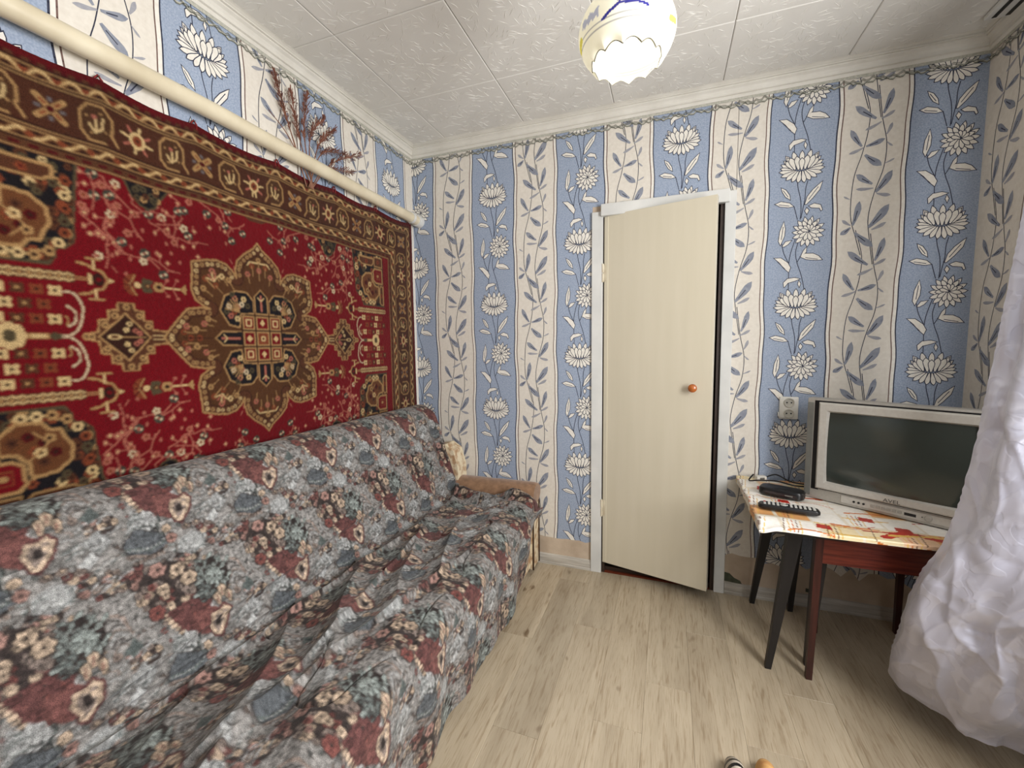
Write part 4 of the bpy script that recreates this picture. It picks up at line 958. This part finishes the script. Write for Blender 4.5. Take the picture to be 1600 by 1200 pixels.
# cloth bunched up against the far armrest
bun = sstep(-.42, -.16, Y_) * sstep(tj - .12, tj + .05, T_) * (1 - sstep(tf - .02, tf + .10, T_))
BZ2 = BZ + bun * (.034 + .03 * (vnoise(Y_ * 16 + 9, T_ * 9 + 9, 31) - .3) + .018 * np.sin(2 * PI * (Y_ * 6 + T_ * 2.5)))
BX2 = BX
# hem climbs towards the far end and the cloth corner slants
clim = np.clip((T_ - tf) / (TL - tf), 0, 1)
hemz = .09 + .27 * sstep(-.62, -.24, Y_) + .012 * np.sin(2 * PI * Y_ / .33)
zf = np.interp(tf, tt, pz_)
BZ3 = np.where(T_ > tf, zf + (BZ2 - zf) * (zf - hemz) / (zf - .085), BZ2)
Xc = BX2 + NX * h * np.where(NX > -.5, 1, .2); Zc = BZ3 + NZ * h
Xc = np.maximum(Xc, .026)
# the far edge of the cloth slopes: pulled back at the top, out on the seat
Yc = Y_ + 0.0
Yc = np.where(True, Y_ - .062 * sstep(-.5, -.14, Y_) * (seat + bun * .3) + .0 * back, Y_)
uu = (np.floor(np.mod((Y_ + .05 * 0 + 1.632 + .16) / .305, 1) * TILE.shape[1])).astype(int) % TILE.shape[1]
vv = (np.floor(np.mod((-(T_ - tb0 - .11) + .16) / .35, 1) * TILE.shape[0])).astype(int) % TILE.shape[0]
CT = TILE[vv, uu] * .9
M_throw = mat_attr('tapestry_throw', rough=.8, nscale=520, namt=.35, bump=.25, sheen=.1, spec=.25)
throw = grid_obj('sofa_throw', np.stack([Xc, Yc, Zc], -1), CT, M_throw)
tag(throw, 'crumpled tapestry throw with grey and maroon flower print covering the sofa', 'throw')

# ================================================================== PENDANT LAMP
lamp = empty('pendant_lamp', (1.44, -1.20, 2.6))
tag(lamp, 'glowing white glass pendant lamp with scalloped rim and blue painted tree', 'lamp')
m, nt, bs = new_mat('opal_glass'); N = nt.nodes; L = nt.links
out = N['Material Output']; tr = N.new('ShaderNodeBsdfTranslucent'); df = N.new('ShaderNodeBsdfDiffuse'); gl = N.new('ShaderNodeBsdfGlossy'); mx1 = N.new('ShaderNodeMixShader'); mx2 = N.new('ShaderNodeMixShader')
at_ = N.new('ShaderNodeAttribute'); at_.attribute_name = 'pattern'; gl.inputs['Roughness'].default_value = .15
for s_ in (tr, df): L.new(at_.outputs['Color'], s_.inputs['Color'])
mx1.inputs[0].default_value = .80; mx2.inputs[0].default_value = .05
L.new(tr.outputs[0], mx1.inputs[1]); L.new(df.outputs[0], mx1.inputs[2]); L.new(mx1.outputs[0], mx2.inputs[1]); L.new(gl.outputs[0], mx2.inputs[2]); L.new(mx2.outputs[0], out.inputs['Surface'])
M_opal = m
pr_ = smooth_line([(.088, -.512), (.104, -.497), (.119, -.470), (.1255, -.442), (.121, -.415), (.107, -.388), (.085, -.366), (.06, -.35), (.042, -.338), (.036, -.325), (.040, -.31)], 11)
NA = 288; n_ = len(pr_); P = np.zeros((n_, NA + 1, 3)); Cl = np.empty((n_, NA + 1, 3)); Cl[:] = lin((250, 247, 232))
BLU = lin((50, 50, 140)); LBL = lin((196, 200, 226)); YEL = lin((216, 206, 96)); GRYL = lin((206, 206, 212))
for i, (r_, z_) in enumerate(pr_):
    for k in range(NA + 1):
        a = 2 * PI * k / NA; fr = max(0.0, 1 - i / 16.0)
        sc = abs(math.sin(a * 6))
        P[i, k] = (r_ * math.cos(a), r_ * math.sin(a), z_ + fr * (.014 * sc - .006))
        if abs(z_ + .474) < .0012 or abs(z_ + .464) < .001: Cl[i, k] = GRYL * .6
        if i < 3: Cl[i, k] = lin((96, 92, 80))
Ac = np.linspace(0, 2 * PI, NA + 1); Zp = np.array([q[1] for q in pr_]); AA, ZZ = np.meshgrid(Ac, Zp)
def paint(pts, wd, col):                                    # lines painted on the glass: (angle deg, height)
    d = np.full(AA.shape, 9.0)
    for (xa, ya), (xb, yb) in zip(pts[:-1], pts[1:]):
        ya, yb = ya - .050, yb - .050; xa_, xb_ = math.radians(xa) * .1, math.radians(xb) * .1; dx, dy = xb_ - xa_, yb - ya; t = np.clip(((AA * .1 - xa_) * dx + (ZZ - ya) * dy) / (dx * dx + dy * dy), 0, 1)
        d = np.minimum(d, np.hypot(AA * .1 - xa_ - t * dx, ZZ - ya - t * dy))
    Cl[d < wd * 1.25] = col
for c0 in (275,):
    paint([(c0 - 28, -.414), (c0 - 8, -.396), (c0 + 10, -.397), (c0 + 24, -.405)], .0026, BLU); paint([(c0 - 6, -.396), (c0 - 10, -.375), (c0 - 18, -.362)], .0022, BLU); paint([(c0 + 8, -.397), (c0 + 14, -.38), (c0 + 12, -.364)], .0022, BLU); paint([(c0 - 10, -.378), (c0 + 2, -.364)], .0018, BLU)
    for q in range(12): paint([(c0 - 60 + q * 2.4, -.398 + .003 * math.sin(q * 2.1)), (c0 - 59 + q * 2.4, -.386 + .004 * math.sin(q * 1.3))], .002, LBL * .8)
    paint([(c0 - 85, -.42), (c0 - 70, -.412)], .006, YEL); paint([(c0 + 60, -.41), (c0 + 75, -.402)], .005, YEL)
shade = grid_obj('lamp_shade', P, Cl, M_opal, lamp)
M_brass = mat('lamp_white_plastic', (225, 222, 212), rough=.4)
MB().lathe([(.0, -.30), (.03, -.30), (.042, -.315), (.036, -.335), (.018, -.345), (.0, -.345)], 24).build('shade_holder', M_brass, lamp, auto=40)
MB().tube([(0, 0, -.30), (0, 0, -.02)], .004, 8).build('cord', M_white, lamp)
MB().lathe([(.0, 0), (.05, 0), (.048, -.02), (.03, -.04), (.008, -.048), (.0, -.048)], 24).build('ceiling_rose', M_brass, lamp, auto=40)
mb_, ntb, bb = new_mat('bulb_glow'); bb.inputs['Emission Color'].default_value = (1, .97, .86, 1); bb.inputs['Emission Strength'].default_value = 2.5
MB().lathe([(.0, -.475), (.018, -.47), (.029, -.452), (.03, -.435), (.02, -.405), (.013, -.385), (.013, -.345), (.0, -.345)], 18).build('bulb', mb_, lamp, smooth=True)
pl = bpy.data.lights.new('bulb_light', 'POINT'); pl.energy = .22; pl.color = (1, .96, .86); pl.shadow_soft_size = .03
po = bpy.data.objects.new('bulb_light', pl); COL.objects.link(po); po.parent = lamp; po.location = (0, 0, -.485)

# ================================================================== POWER SOCKET
M_sock = mat('socket_plastic', (232, 230, 222), (216, 214, 205), rough=.4)
M_sock2 = mat('socket_insert', (206, 203, 192), (190, 187, 176), rough=.4)
sock = empty('power_socket', (2.128, -.002, 1.016))
tag(sock, 'white double power socket on the blue wallpaper stripe beside the television', 'socket')
MB().box((-.041, -.014, -.056), (.041, -.001, .056), bev=.006).build('socket_plate', M_sock, sock, auto=40)
for z in (.027, -.027):
    Ts = Matrix.Translation((0, -.0138, z)) @ Matrix.Rotation(PI / 2, 4, 'X')
    f_ = MB().lathe([(.0, .0008), (.0172, .0008), (.0182, .0065), (.0215, .0072), (.0235, .004), (.0235, .0)], 24, Ts).build('outlet', M_sock2, sock, auto=40)
    for x in (-.0095, .0095): MB().lathe([(.0, .0), (.0036, .0), (.0036, .0012), (.0, .0012)], 10, Matrix.Translation((x, -.0146, z)) @ Matrix.Rotation(PI / 2, 4, 'X')).build('socket_hole', M_black, f_)
    MB().box((-.004, -.0155, z + .016), (.004, -.013, z + .021)).build('earth_contact', M_nail, f_)
MB().tube([(.0, -.012, -.045), (-.035, -.02, -.05), (-.046, -.02, -.04), (-.046, -.02, -.02)], .003, 6).build('cable_stub', M_sock, sock, smooth=True)

# ================================================================== STOOL AND TABLE UNDER THE CLOTH
ZTOP = .640
M_blackleg = mat('black_lacquer_wood', (30, 27, 28), (20, 18, 19), rough=.4, scale=10, stretch=(8, 8, 1))
M_red = mat('red_brown_veneer', (118, 50, 36), (76, 28, 22), rough=.3, scale=8, stretch=(1, 6, 14), bump=.05, coat=.2)
M_redleg = mat('red_brown_leg', (72, 33, 27), (48, 21, 17), rough=.35, scale=8, stretch=(10, 10, 1))
stool = empty('stool', (2.08, -.30, 0)); tag(stool, 'stool with splayed black tapered legs at the left end of the television table', 'stool')
def leg_taper(a, bpt, wa, wb, name, m_, parent, o0):
    secs = []
    for p, (wx, wy) in ((a, wa), (bpt, wb)):
        q = Vector(p) - o0; secs.append([q + Vector((-wx, -wy, 0)), q + Vector((wx, -wy, 0)), q + Vector((wx, wy, 0)), q + Vector((-wx, wy, 0))])
    return MB().loft(secs).build(name, m_, parent)
o0 = Vector((2.08, -.30, 0))
for a, bpt in (((1.972, -.535, 0), (2.05, -.52, .60)), ((1.992, -.055, 0), (2.055, -.13, .60)), ((2.158, -.07, 0), (2.165, -.13, .60)), ((2.128, -.465, 0), (2.152, -.49, .60))):
    leg_taper(a, bpt, (.011, .011), (.025, .021), 'leg', M_blackleg, stool, o0)
MB().box((1.935 - o0.x, -.60 - o0.y, .60), (2.20 - o0.x, -.05 - o0.y, ZTOP), bev=.006).build('seat', M_blackleg, stool, auto=40)
tabl = empty('side_table', (2.42, -.34, 0)); tag(tabl, 'small red brown veneered table under the television', 'table')
o1 = Vector((2.42, -.34, 0))
for a in ((2.112, -.548), (2.222, -.215), (2.572, -.105), (2.63, -.52)):
    leg_taper((a[0], a[1], 0), (a[0] + (.012 if a[1] < -.5 else 0), a[1], .60), (.0105, .0105), (.0135, .0135), 'leg', M_redleg, tabl, o1)
MB().box((2.125 - o1.x, -.552 - o1.y, .485), (2.64 - o1.x, -.534 - o1.y, .60), bev=.002).build('apron', M_red, tabl)
MB().box((2.22 - o1.x, -.115 - o1.y, .50), (2.58 - o1.x, -.10 - o1.y, .60), bev=.002).build('apron', M_red, tabl)
MB().box((2.206 - o1.x, -.60 - o1.y, .60), (2.70 - o1.x, -.04 - o1.y, ZTOP), bev=.004).build('table_top', M_red, tabl, auto=40)

# ================================================================== PRINTED OILCLOTH
def cloth_print(X, Y):
    c = Canvas(X.min(), X.max(), Y.min(), Y.max(), .004, lin((236, 226, 206))); r = random.Random(31)
    YL, OR, RD, WH, BR = lin((232, 190, 96)), lin((214, 120, 52)), lin((182, 46, 32)), lin((250, 246, 238)), lin((120, 84, 62))
    xs, ys = (X.min(), X.max()), (Y.min(), Y.max())
    for i in range(7):
        for j in range(6):
            x0, y0 = xs[0] + i * .115 + r.uniform(-.01, .01), ys[0] + j * .12 + r.uniform(-.01, .01); col = (WH, WH, lin((240, 222, 180)), WH, lin((228, 170, 110)), WH, lin((236, 196, 160)))[r.randrange(7)]
            c.rect(x0, x0 + .108, y0, y0 + .112, col)
            if r.random() < .5:
                for k in range(4): c.line([(x0 + .01 + k * .012, y0), (x0 + .02 + k * .014, y0 + .11)], .003, (YL, OR, BR)[k % 3] )
    for k in range(26):
        x, y = r.uniform(*xs), r.uniform(*ys); c.line(smooth_line([(x, y), (x + .07, y + r.uniform(-.02, .02)), (x + .14, y + r.uniform(-.03, .03))], 5), r.uniform(.004, .012), (OR, YL, RD, OR, YL)[k % 5])
    for x, y in ((2.27, -.48), (2.02, -.36), (2.36, -.55), (2.10, -.60), (1.97, -.20)): c.poly([(x, y), (x + .045, y - .012), (x + .05, y + .03), (x + .008, y + .04)], RD)
    c.line([(2.30, -.62), (2.38, -.56), (2.47, -.60), (2.60, -.57)], .03, RD * 1.1); c.line([(2.32, -.60), (2.45, -.575), (2.6, -.60)], .014, YL)
    for k in range(5): x = 1.98 + k * .14; c.line([(x, -.66), (x + .02, -.55)], .003, BR)
    ii = np.clip(((X - c.xs[0]) / .004).round().astype(int), 0, len(c.xs) - 1); jj = np.clip(((Y - c.ys[0]) / .004).round().astype(int), 0, len(c.ys) - 1)
    return c.C[jj, ii]
x0, x1, y0, y1 = 1.912, 2.70, -.652, -.022
gx = np.linspace(x0 - .034, x1, 200); gy = np.linspace(y0 - .015, y1, 176); GX, GY = np.meshgrid(gx, gy)
ovx, ovy = np.maximum(x0 - GX, 0), np.maximum(y0 - GY, 0)
drop = np.maximum(ovx, ovy)
wr = .010 * vnoise(GX * 14 + 3, GY * 14 + 3, 41) * (sstep(2.14, 1.93, GX) + .4 * sstep(-.45, -.3, GY) * sstep(2.3, 2.15, GX))
PZ = ZTOP + .004 + .0015 * vnoise(GX * 9 + 2, GY * 9 + 2, 42) + wr - drop * 1.0
PX = np.maximum(GX, x0) - np.where(ovx > 0, .004 + .006 * vnoise(GY * 22 + 3, GX * 9, 43), 0); PY = np.maximum(GY, y0) - np.where(ovy > 0, .004, 0)
corner = sstep(.05, 0, np.hypot(GX - x0, GY - y0)); PZ -= corner * .014; PX -= corner * .006; PY -= corner * .006
M_oil = mat_attr('oilcloth', rough=.28, nscale=80, namt=.06, bump=.05, spec=.5)
oil = grid_obj('tablecloth', np.stack([PX, PY, PZ], -1), cloth_print(GX, GY), M_oil)
tag(oil, 'shiny oilcloth printed with orange, yellow and white patches under the television', 'tablecloth')
ZC = ZTOP + .0065

# ================================================================== TELEVISION
A_ = Vector((2.146, -.238, ZC + .002)); ANG = -math.radians(33.0)
tv = empty('television', A_, ANG)
tag(tv, 'silver tube television standing on the printed tablecloth in the corner', 'television')
M_silver = mat('silver_plastic', (176, 172, 164), (166, 162, 154), rough=.38, scale=90, metal=.15)
M_silver2 = mat('pale_silver_plastic', (198, 195, 187), (190, 186, 178), rough=.35, scale=90, metal=.15)
M_grey = mat('grey_plastic', (112, 112, 106), (100, 100, 95), rough=.5)
TWd, THt = .595, .448
b = MB(); b.box((0, 0, 0), (TWd, .055, THt), bev=.008); b.build('cabinet_front', M_silver, tv, auto=40)
def rsec(x0, x1, y, z0, z1): return [(x0, y, z0), (x1, y, z0), (x1, y, z1), (x0, y, z1)]
b = MB(); b.loft([rsec(.02, TWd - .02, .05, .01, THt - .015), rsec(.03, TWd - .03, .12, .012, THt - .02), rsec(.12, TWd - .12, .25, .02, .36), rsec(.18, TWd - .18, .30, .03, .30), rsec(.2, TWd - .2, .33, .05, .26)]); b.build('cabinet_back', M_grey, tv)
# raised inner frame ; black strips round it paint the shade of a recess
b = MB()
for q in (((.029, -.0012, .044), (.056, .002, THt - .010)), ((TWd - .048, -.0012, .048), (TWd - .032, .002, THt - .010)), ((.04, -.0012, .048), (TWd - .032, .002, .062)), ((.04, -.0012, THt - .024), (TWd - .032, .002, THt - .010))): b.box(*q)
b.build('groove_shade', M_black, tv)
def frame(x0, x1, z0, z1, X0, X1, Z0, Z1, y0, y1, yb):
    m = MB(); o_ = [(x0, z0), (x1, z0), (x1, z1), (x0, z1)]; i_ = [(X0, Z0), (X1, Z0), (X1, Z1), (X0, Z1)]
    e = .006; oi_ = [(x0 + e, z0 + e), (x1 - e, z0 + e), (x1 - e, z1 - e), (x0 + e, z1 - e)]
    vs_ = [(p[0], yb, p[1]) for p in o_] + [(p[0], y0 + e, p[1]) for p in o_] + [(p[0], y0, p[1]) for p in oi_] + [(p[0], y0 + .001, p[1]) for p in i_] + [(p[0] + (.008 if k in (0, 3) else -.008), y1, p[1] + (.008 if k < 2 else -.008)) for k, p in enumerate(i_)]
    fs = []
    for q in range(4):
        for k in range(4): k2 = (k + 1) % 4; fs.append((q * 4 + k, q * 4 + k2, q * 4 + 4 + k2, q * 4 + 4 + k))
    m.add(vs_, fs); return m
frame(.048, TWd - .040, .054, THt - .016, .078, TWd - .070, .082, THt - .050, -.018, -.0008, .004).build('screen_frame', M_silver2, tv)
ms, nts, bsn = new_mat('tube_glass'); bsn.inputs['Base Color'].default_value = l4((54, 60, 56)); bsn.inputs['Roughness'].default_value = .12; bsn.inputs['Specular IOR Level'].default_value = .6
tn = nts.nodes.new('ShaderNodeTexNoise'); tn.inputs['Scale'].default_value = 500; rp = nts.nodes.new('ShaderNodeMapRange'); rp.inputs['To Min'].default_value = .10; rp.inputs['To Max'].default_value = .16
nts.links.new(tn.outputs['Fac'], rp.inputs['Value']); nts.links.new(rp.outputs[0], bsn.inputs['Roughness'])
sx0, sx1, sz0, sz1 = .084, TWd - .076, .088, THt - .056; nxs = 25; vs_ = []; fs = []
for j in range(nxs):
    for i in range(nxs):
        u_, v_ = i / (nxs - 1) * 2 - 1, j / (nxs - 1) * 2 - 1; vs_.append(((sx0 + sx1) / 2 + u_ * (sx1 - sx0) / 2, -.0012 - .014 * (1 - .5 * u_ * u_ - .5 * v_ * v_), (sz0 + sz1) / 2 + v_ * (sz1 - sz0) / 2))
for j in range(nxs - 1):
    for i in range(nxs - 1): fs.append((j * nxs + i, j * nxs + i + 1, (j + 1) * nxs + i + 1, (j + 1) * nxs + i))
MB().add(vs_, fs).build('screen', ms, tv, smooth=True, recalc=False)
MB().box((.004, -.002, .014), (.026, .0, THt - .02), bev=.0008).build('speaker_strip', M_grey, tv)
pn_ = MB().box((.14, -.003, .012), (TWd - .05, .0, .042), bev=.001).build('control_panel', M_silver2, tv)
for k in range(3): MB().lathe([(.0, 0), (.0045, 0), (.004, .003), (.0, .003)], 12, Matrix.Translation((.185 + k * .016, -.003, .026)) @ Matrix.Rotation(PI / 2, 4, 'X')).build('jack', M_black, pn_)
for k in range(6): MB().box((.240 + k * .0165, -.0065, .021), (.2525 + k * .0165, -.003, .032), bev=.002).build('button', M_silver, pn_)
MB().box((.342, -.0035, .020), (.376, -.0028, .031)).build('sensor_window', M_black, pn_)
MB().lathe([(.0, 0), (.011, 0), (.011, .004), (.009, .006), (.0, .006)], 20, Matrix.Translation((.41, -.003, .027)) @ Matrix.Rotation(PI / 2, 4, 'X')).build('power_button', M_silver, pn_, auto=40)
MB().lathe([(.0, 0), (.0025, 0), (.0025, .0008), (.0, .0008)], 10, Matrix.Translation((.393, -.003, .027)) @ Matrix.Rotation(PI / 2, 4, 'X')).build('indicator', M_grey, pn_)
M_ink = mat('logo_ink', (84, 82, 78), rough=.5)
fc = bpy.data.curves.new('logo', 'FONT'); fc.body = 'AVEL'; fc.size = .02; fc.align_x = 'CENTER'; fc.extrude = .0003
to = bpy.data.objects.new('logo_text', fc); COL.objects.link(to)
dg = bpy.context.evaluated_depsgraph_get(); me_l = bpy.data.meshes.new_from_object(to.evaluated_get(dg)); bpy.data.objects.remove(to)
me_l.materials.clear(); me_l.materials.append(M_ink)
lg = bpy.data.objects.new('logo', me_l); COL.objects.link(lg); lg.parent = tv; lg.location = (TWd / 2 + .008, -.0186, .0595); lg.rotation_euler = (PI / 2, 0, 0); lg.scale = (1.15, 1, 1)

# ================================================================== THINGS ON THE TABLE
def pill(m, l, w_, h_, T):
    pts = []
    for q in range(24):
        a = 2 * PI * q / 24; cx = (l / 2 - w_ / 2) * (1 if math.cos(a) > 0 else -1); pts.append((cx + w_ / 2 * math.copysign(abs(math.cos(a)) ** .6, math.cos(a)), w_ / 2 * math.copysign(abs(math.sin(a)) ** .6, math.sin(a))))
    secs = [[T @ Vector((x * k, y * k, z)) for x, y in pts] for z, k in ((0, .94), (.004, 1), (h_ - .008, 1), (h_ - .002, .95), (h_, .86))]
    return m.loft(secs)
rb = empty('receiver_box', (2.055, -.272, ZC + .006), -math.radians(24))
tag(rb, 'rounded black receiver box lying behind the remote control', 'electronic box')
pill(MB(), .175, .085, .034, Matrix.Identity(4)).build('box_shell', M_black, rb, auto=35)
MB().box((-.06, -.0435, .010), (.06, -.0415, .022), bev=.001).build('front_window', mat('smoked_plastic', (44, 34, 36), rough=.15), rb)
MB().box((.02, -.044, .012), (.05, -.0425, .018)).build('display', M_grey, rb)
rm = empty('remote_control', (2.035, -.472, ZC + .008), -math.radians(8))
tag(rm, 'long black remote control with pale buttons lying on the tablecloth', 'remote control')
pill(MB(), .215, .050, .020, Matrix.Identity(4)).build('remote_body', M_black, rm, auto=35)
M_btn = mat('pale_rubber', (196, 196, 190), rough=.6); M_btnk = mat('red_rubber', (170, 60, 50), rough=.6)
for i in range(12):
    for j in range(3):
        if i in (4, 5) and j != 1: continue
        x, y = -.088 + i * .0155, -.014 + j * .014
        MB().box((x, y - .004, .019), (x + .009, y + .004, .0225), bev=.001).build('button', M_btnk if (i, j) == (0, 2) else M_btn, rm)
MB().lathe([(.0, 0), (.013, 0), (.012, .003), (.0, .003)], 16, Matrix.Translation((-.016, 0, .0195))).build('button_ring', M_btn, rm, auto=40)
ad = empty('power_adapter', (2.008, -.062, ZC + .004), .3)
tag(ad, 'small white plug adapter at the back corner of the table', 'adapter')
MB().box((-.024, -.016, 0), (.024, .016, .026), bev=.005).build('adapter_shell', M_sock, ad, auto=40)
MB().box((-.01, -.017, .008), (.012, -.0155, .02)).build('adapter_label', M_grey, ad)
for i, (pts, lb) in enumerate(([[(1.975, -.07, .03), (1.952, -.10, .006), (1.99, -.14, .022), (2.06, -.16, .03), (2.13, -.19, .024), (2.22, -.16, .02)], 'black cable looping behind the receiver box to the table edge'],
                               [[(2.035, -.062, .02), (2.08, -.045, .03), (2.12, -.11, .022), (2.17, -.13, .018), (2.25, -.12, .02)], 'short black cable running from the white adapter behind the television'])):
    P3 = [Vector((p[0], p[1], ZC + .006 + p[2])) for p in pts]
    xy = smooth_line([(p.x, p.y) for p in P3], 6); xz = smooth_line([(p.x, p.z) for p in P3], 6)
    o = MB().tube([(a[0], a[1], c_[1]) for a, c_ in zip(xy, xz)], .0035, 8).build('cable', M_black, smooth=True); tag(o, lb, 'cable')

# ================================================================== CURTAIN AND ITS RAIL
edge_t = [(.10, 2.384, -.516), (.20, 2.366, -.56), (.32, 2.362, -.61), (.458, 2.364, -.65), (.569, 2.379, -.68), (.674, 2.418, -.70), (.829, 2.453, -.70), (1.018, 2.485, -.69), (1.161, 2.505, -.68), (1.361, 2.527, -.67), (1.557, 2.549, -.66), (1.748, 2.571, -.65), (2.1, 2.61, -.63), (2.545, 2.66, -.60)]
et = np.array(edge_t)
hem = np.array([(0, 0), (-.011, -.117), (.021, -.206), (.076, -.263), (.140, -.287), (.203, -.305), (.29, -.345), (.335, -.43), (.345, -.56)])
top = np.array([(0, 0), (.03, -.05), (.06, -.11), (.065, -.17), (.065, -.24), (.07, -.31), (.075, -.38), (.08, -.46), (.085, -.56)])
sk = np.linspace(0, 1, len(hem)); ns, nz = 200, 420
ss = np.linspace(0, 1, ns); zz = np.linspace(.10, 2.545, nz); S_, Zg = np.meshgrid(ss, zz)
hx, hy = np.interp(ss, sk, hem[:, 0]), np.interp(ss, sk, hem[:, 1]); tx, ty = np.interp(ss, sk, top[:, 0]), np.interp(ss, sk, top[:, 1])
kf = (1 - sstep(.0, 1.9, Zg)) ** 1.3
EX, EY = np.interp(Zg, et[:, 0], et[:, 1]), np.interp(Zg, et[:, 0], et[:, 2])
CX = EX + kf * hx[None] + (1 - kf) * tx[None]; CYc = EY + kf * hy[None] + (1 - kf) * ty[None]
gxn, gyn = np.gradient(CX, axis=1), np.gradient(CYc, axis=1); gl_ = np.hypot(gxn, gyn) + 1e-9
NXc, NYc = gyn / gl_, -gxn / gl_
fo = sstep(.0, .12, S_) * (.020 * np.sin(2 * PI * (S_ * 5.2 + .25 * Zg)) * sstep(.35, 1.3, Zg) + .014 * np.sin(2 * PI * (S_ * 2.3 - .35 * Zg + .2)) * (1 - .6 * sstep(.6, 1.6, Zg)))
# rumples in the lower half where the cloth is dragged over the table corner
wz = Zg + .10 * vnoise(S_ * 6 + 3, Zg * 5 + 3, 61); ws = S_ + .10 * vnoise(S_ * 5 + 9, Zg * 6 + 9, 62)
rum = .05 * (vnoise(ws * 5 + 5, wz * 5 + 5, 63) - .5) + .018 * (vnoise(ws * 12 + 5, wz * 10 + 5, 64) - .5) + .012 * (1 - np.abs(2 * vnoise(ws * 7 + .6 * wz * 7 + 5, wz * 6 + 5, 66) - 1)) ** 3 + .006 * (1 - np.abs(2 * vnoise(ws * 13 - wz * 6 + 50, wz * 13 + 5, 67) - 1)) ** 3 + .03 * np.abs(vnoise(ws * 6 + 25, wz * 7 + 25, 65) - .5)
fo += rum * (1 - .55 * sstep(.5, 1.6, Zg)) * sstep(-.02, .08, S_) + .0012 * np.exp(-(S_ / .02) ** 2) * np.sin(Zg * 150 + 5 * np.sin(Zg * 23))
hs_ = .012 * np.sin(S_ * 9) * (1 - sstep(.1, .3, Zg))
CX += NXc * fo; CYc += NYc * fo; CX = np.minimum(CX, RW - .02)
CYc = np.where(Zg < .7, np.minimum(CYc, np.interp(Zg, [.1, .55, .7], [-.40, -.60, -.675])), CYc)
mc, ntc, bc = new_mat('lilac_satin'); N = ntc.nodes; L = ntc.links
tc = N.new('ShaderNodeTexCoord'); vo = N.new('ShaderNodeTexNoise'); vo.inputs['Scale'].default_value = 11; vo.inputs['Detail'].default_value = 1; vo.inputs['Distortion'].default_value = 1.8; L.new(tc.outputs['Object'], vo.inputs['Vector'])
mr = N.new('ShaderNodeMapRange'); mr.inputs['From Min'].default_value = .47; mr.inputs['From Max'].default_value = .53; L.new(vo.outputs['Fac'], mr.inputs['Value'])
cr = N.new('ShaderNodeMix'); cr.data_type = 'RGBA'; cr.inputs[6].default_value = l4((204, 204, 220)); cr.inputs[7].default_value = l4((212, 212, 227)); L.new(mr.outputs[0], cr.inputs['Factor']); L.new(cr.outputs[2], bc.inputs['Base Color'])
rr = N.new('ShaderNodeMapRange'); rr.inputs['To Min'].default_value = .42; rr.inputs['To Max'].default_value = .28; L.new(mr.outputs[0], rr.inputs['Value']); L.new(rr.outputs[0], bc.inputs['Roughness'])
bc.inputs['Sheen Weight'].default_value = .3; bc.inputs['Metallic'].default_value = .15
bpn = N.new('ShaderNodeBump'); bpn.inputs['Strength'].default_value = .2; bpn.inputs['Distance'].default_value = .004; L.new(mr.outputs[0], bpn.inputs['Height']); L.new(bpn.outputs[0], bc.inputs['Normal'])
cur = grid_obj('curtain', np.stack([CX, CYc, Zg], -1), np.ones(CX.shape + (3,)), mc)
tag(cur, 'lilac white satin curtain with leaf jacquard hanging over the corner of the table', 'curtain')
rail = empty('curtain_rail', (2.735, -.14, RH - .008)); tag(rail, 'pale ceiling curtain rail with dark slots above the curtain', 'curtain rail')
MB().box((-.045, RY + .17, -.016), (.045, 0, .0), bev=.003).build('rail_body', M_white, rail)
for x in (-.02, .02): MB().box((x - .007, RY + .18, -.018), (x + .007, -.012, -.0155)).build('rail_slot', M_black, rail)
for k in range(9):
    b = MB(); yk = -.47 - k * .06; b.tube([(-.02 - .03 * (k % 2) * 0, yk, -.017), (-.025, yk, -.032)], .003, 6); b.build('curtain_glider', M_white, rail)

# ================================================================== SHOES at the lower edge of the picture
def shoe(name, loc, rz, L_, Wd, sole_m, top_m, label, strap_m=None):
    e = empty(name, loc, rz); tag(e, label, 'shoe', 'pair of slippers on the floor')
    out_ = []
    for q in range(28):
        a = 2 * PI * q / 28; y = math.sin(a); x = math.cos(a); wx = Wd / 2 * (.82 + .18 * y) ; out_.append((x * wx * (1 - .12 * (y < -.2)), (y * .5) * L_ - L_ / 2))
    secs = [[(x * k, y + (1 - k) * 0, z) for x, y in out_] for z, k in ((0, .94), (.004, 1.0), (.014, 1.0), (.018, .95))]
    MB().loft(secs).build('sole', sole_m, e, auto=40)
    u = MB(); n = 13; vs_ = []; fs = []
    for j in range(9):
        t = j / 8; y = -.012 - t * L_ * .45; wv_ = Wd / 2 * (.55 + .42 * math.sin(min(1, t * 2.2 + .15) * PI / 2)); hh = .012 + .042 * math.sin(min(1, t * 1.3 + .12) * PI / 2)
        for i in range(n): a = PI * i / (n - 1); vs_.append((wv_ * math.cos(a), y, .016 + hh * math.sin(a)))
    for j in range(8):
        for i in range(n - 1): fs.append((j * n + i, j * n + i + 1, (j + 1) * n + i + 1, (j + 1) * n + i))
    vs_.append((0, -.004, .017)); fs += [(len(vs_) - 1, i + 1, i) for i in range(n - 1)]
    u.add(vs_, fs); u.m = [(1 if (k < 96 and (k // 12) % 2 == 0) else 0) for k in range(len(fs))]; up_ = u.build('upper', [top_m, strap_m or top_m], e, smooth=True)
    return e
M_tansh = mat('tan_felt', (222, 180, 116), (196, 140, 84), rough=.9, scale=40); M_whsh = mat('pale_sole', (206, 196, 180), rough=.8)
shoe('slipper', (1.775, -1.036, 0), .08, .23, .062, M_whsh, M_whsh, 'pale slipper edged with black piping at the bottom edge of the picture', M_black)
shoe('slipper', (1.872, -1.012, 0), -.10, .23, .062, M_tansh, M_tansh, 'tan slipper toe right of the black edged slipper on the floor')
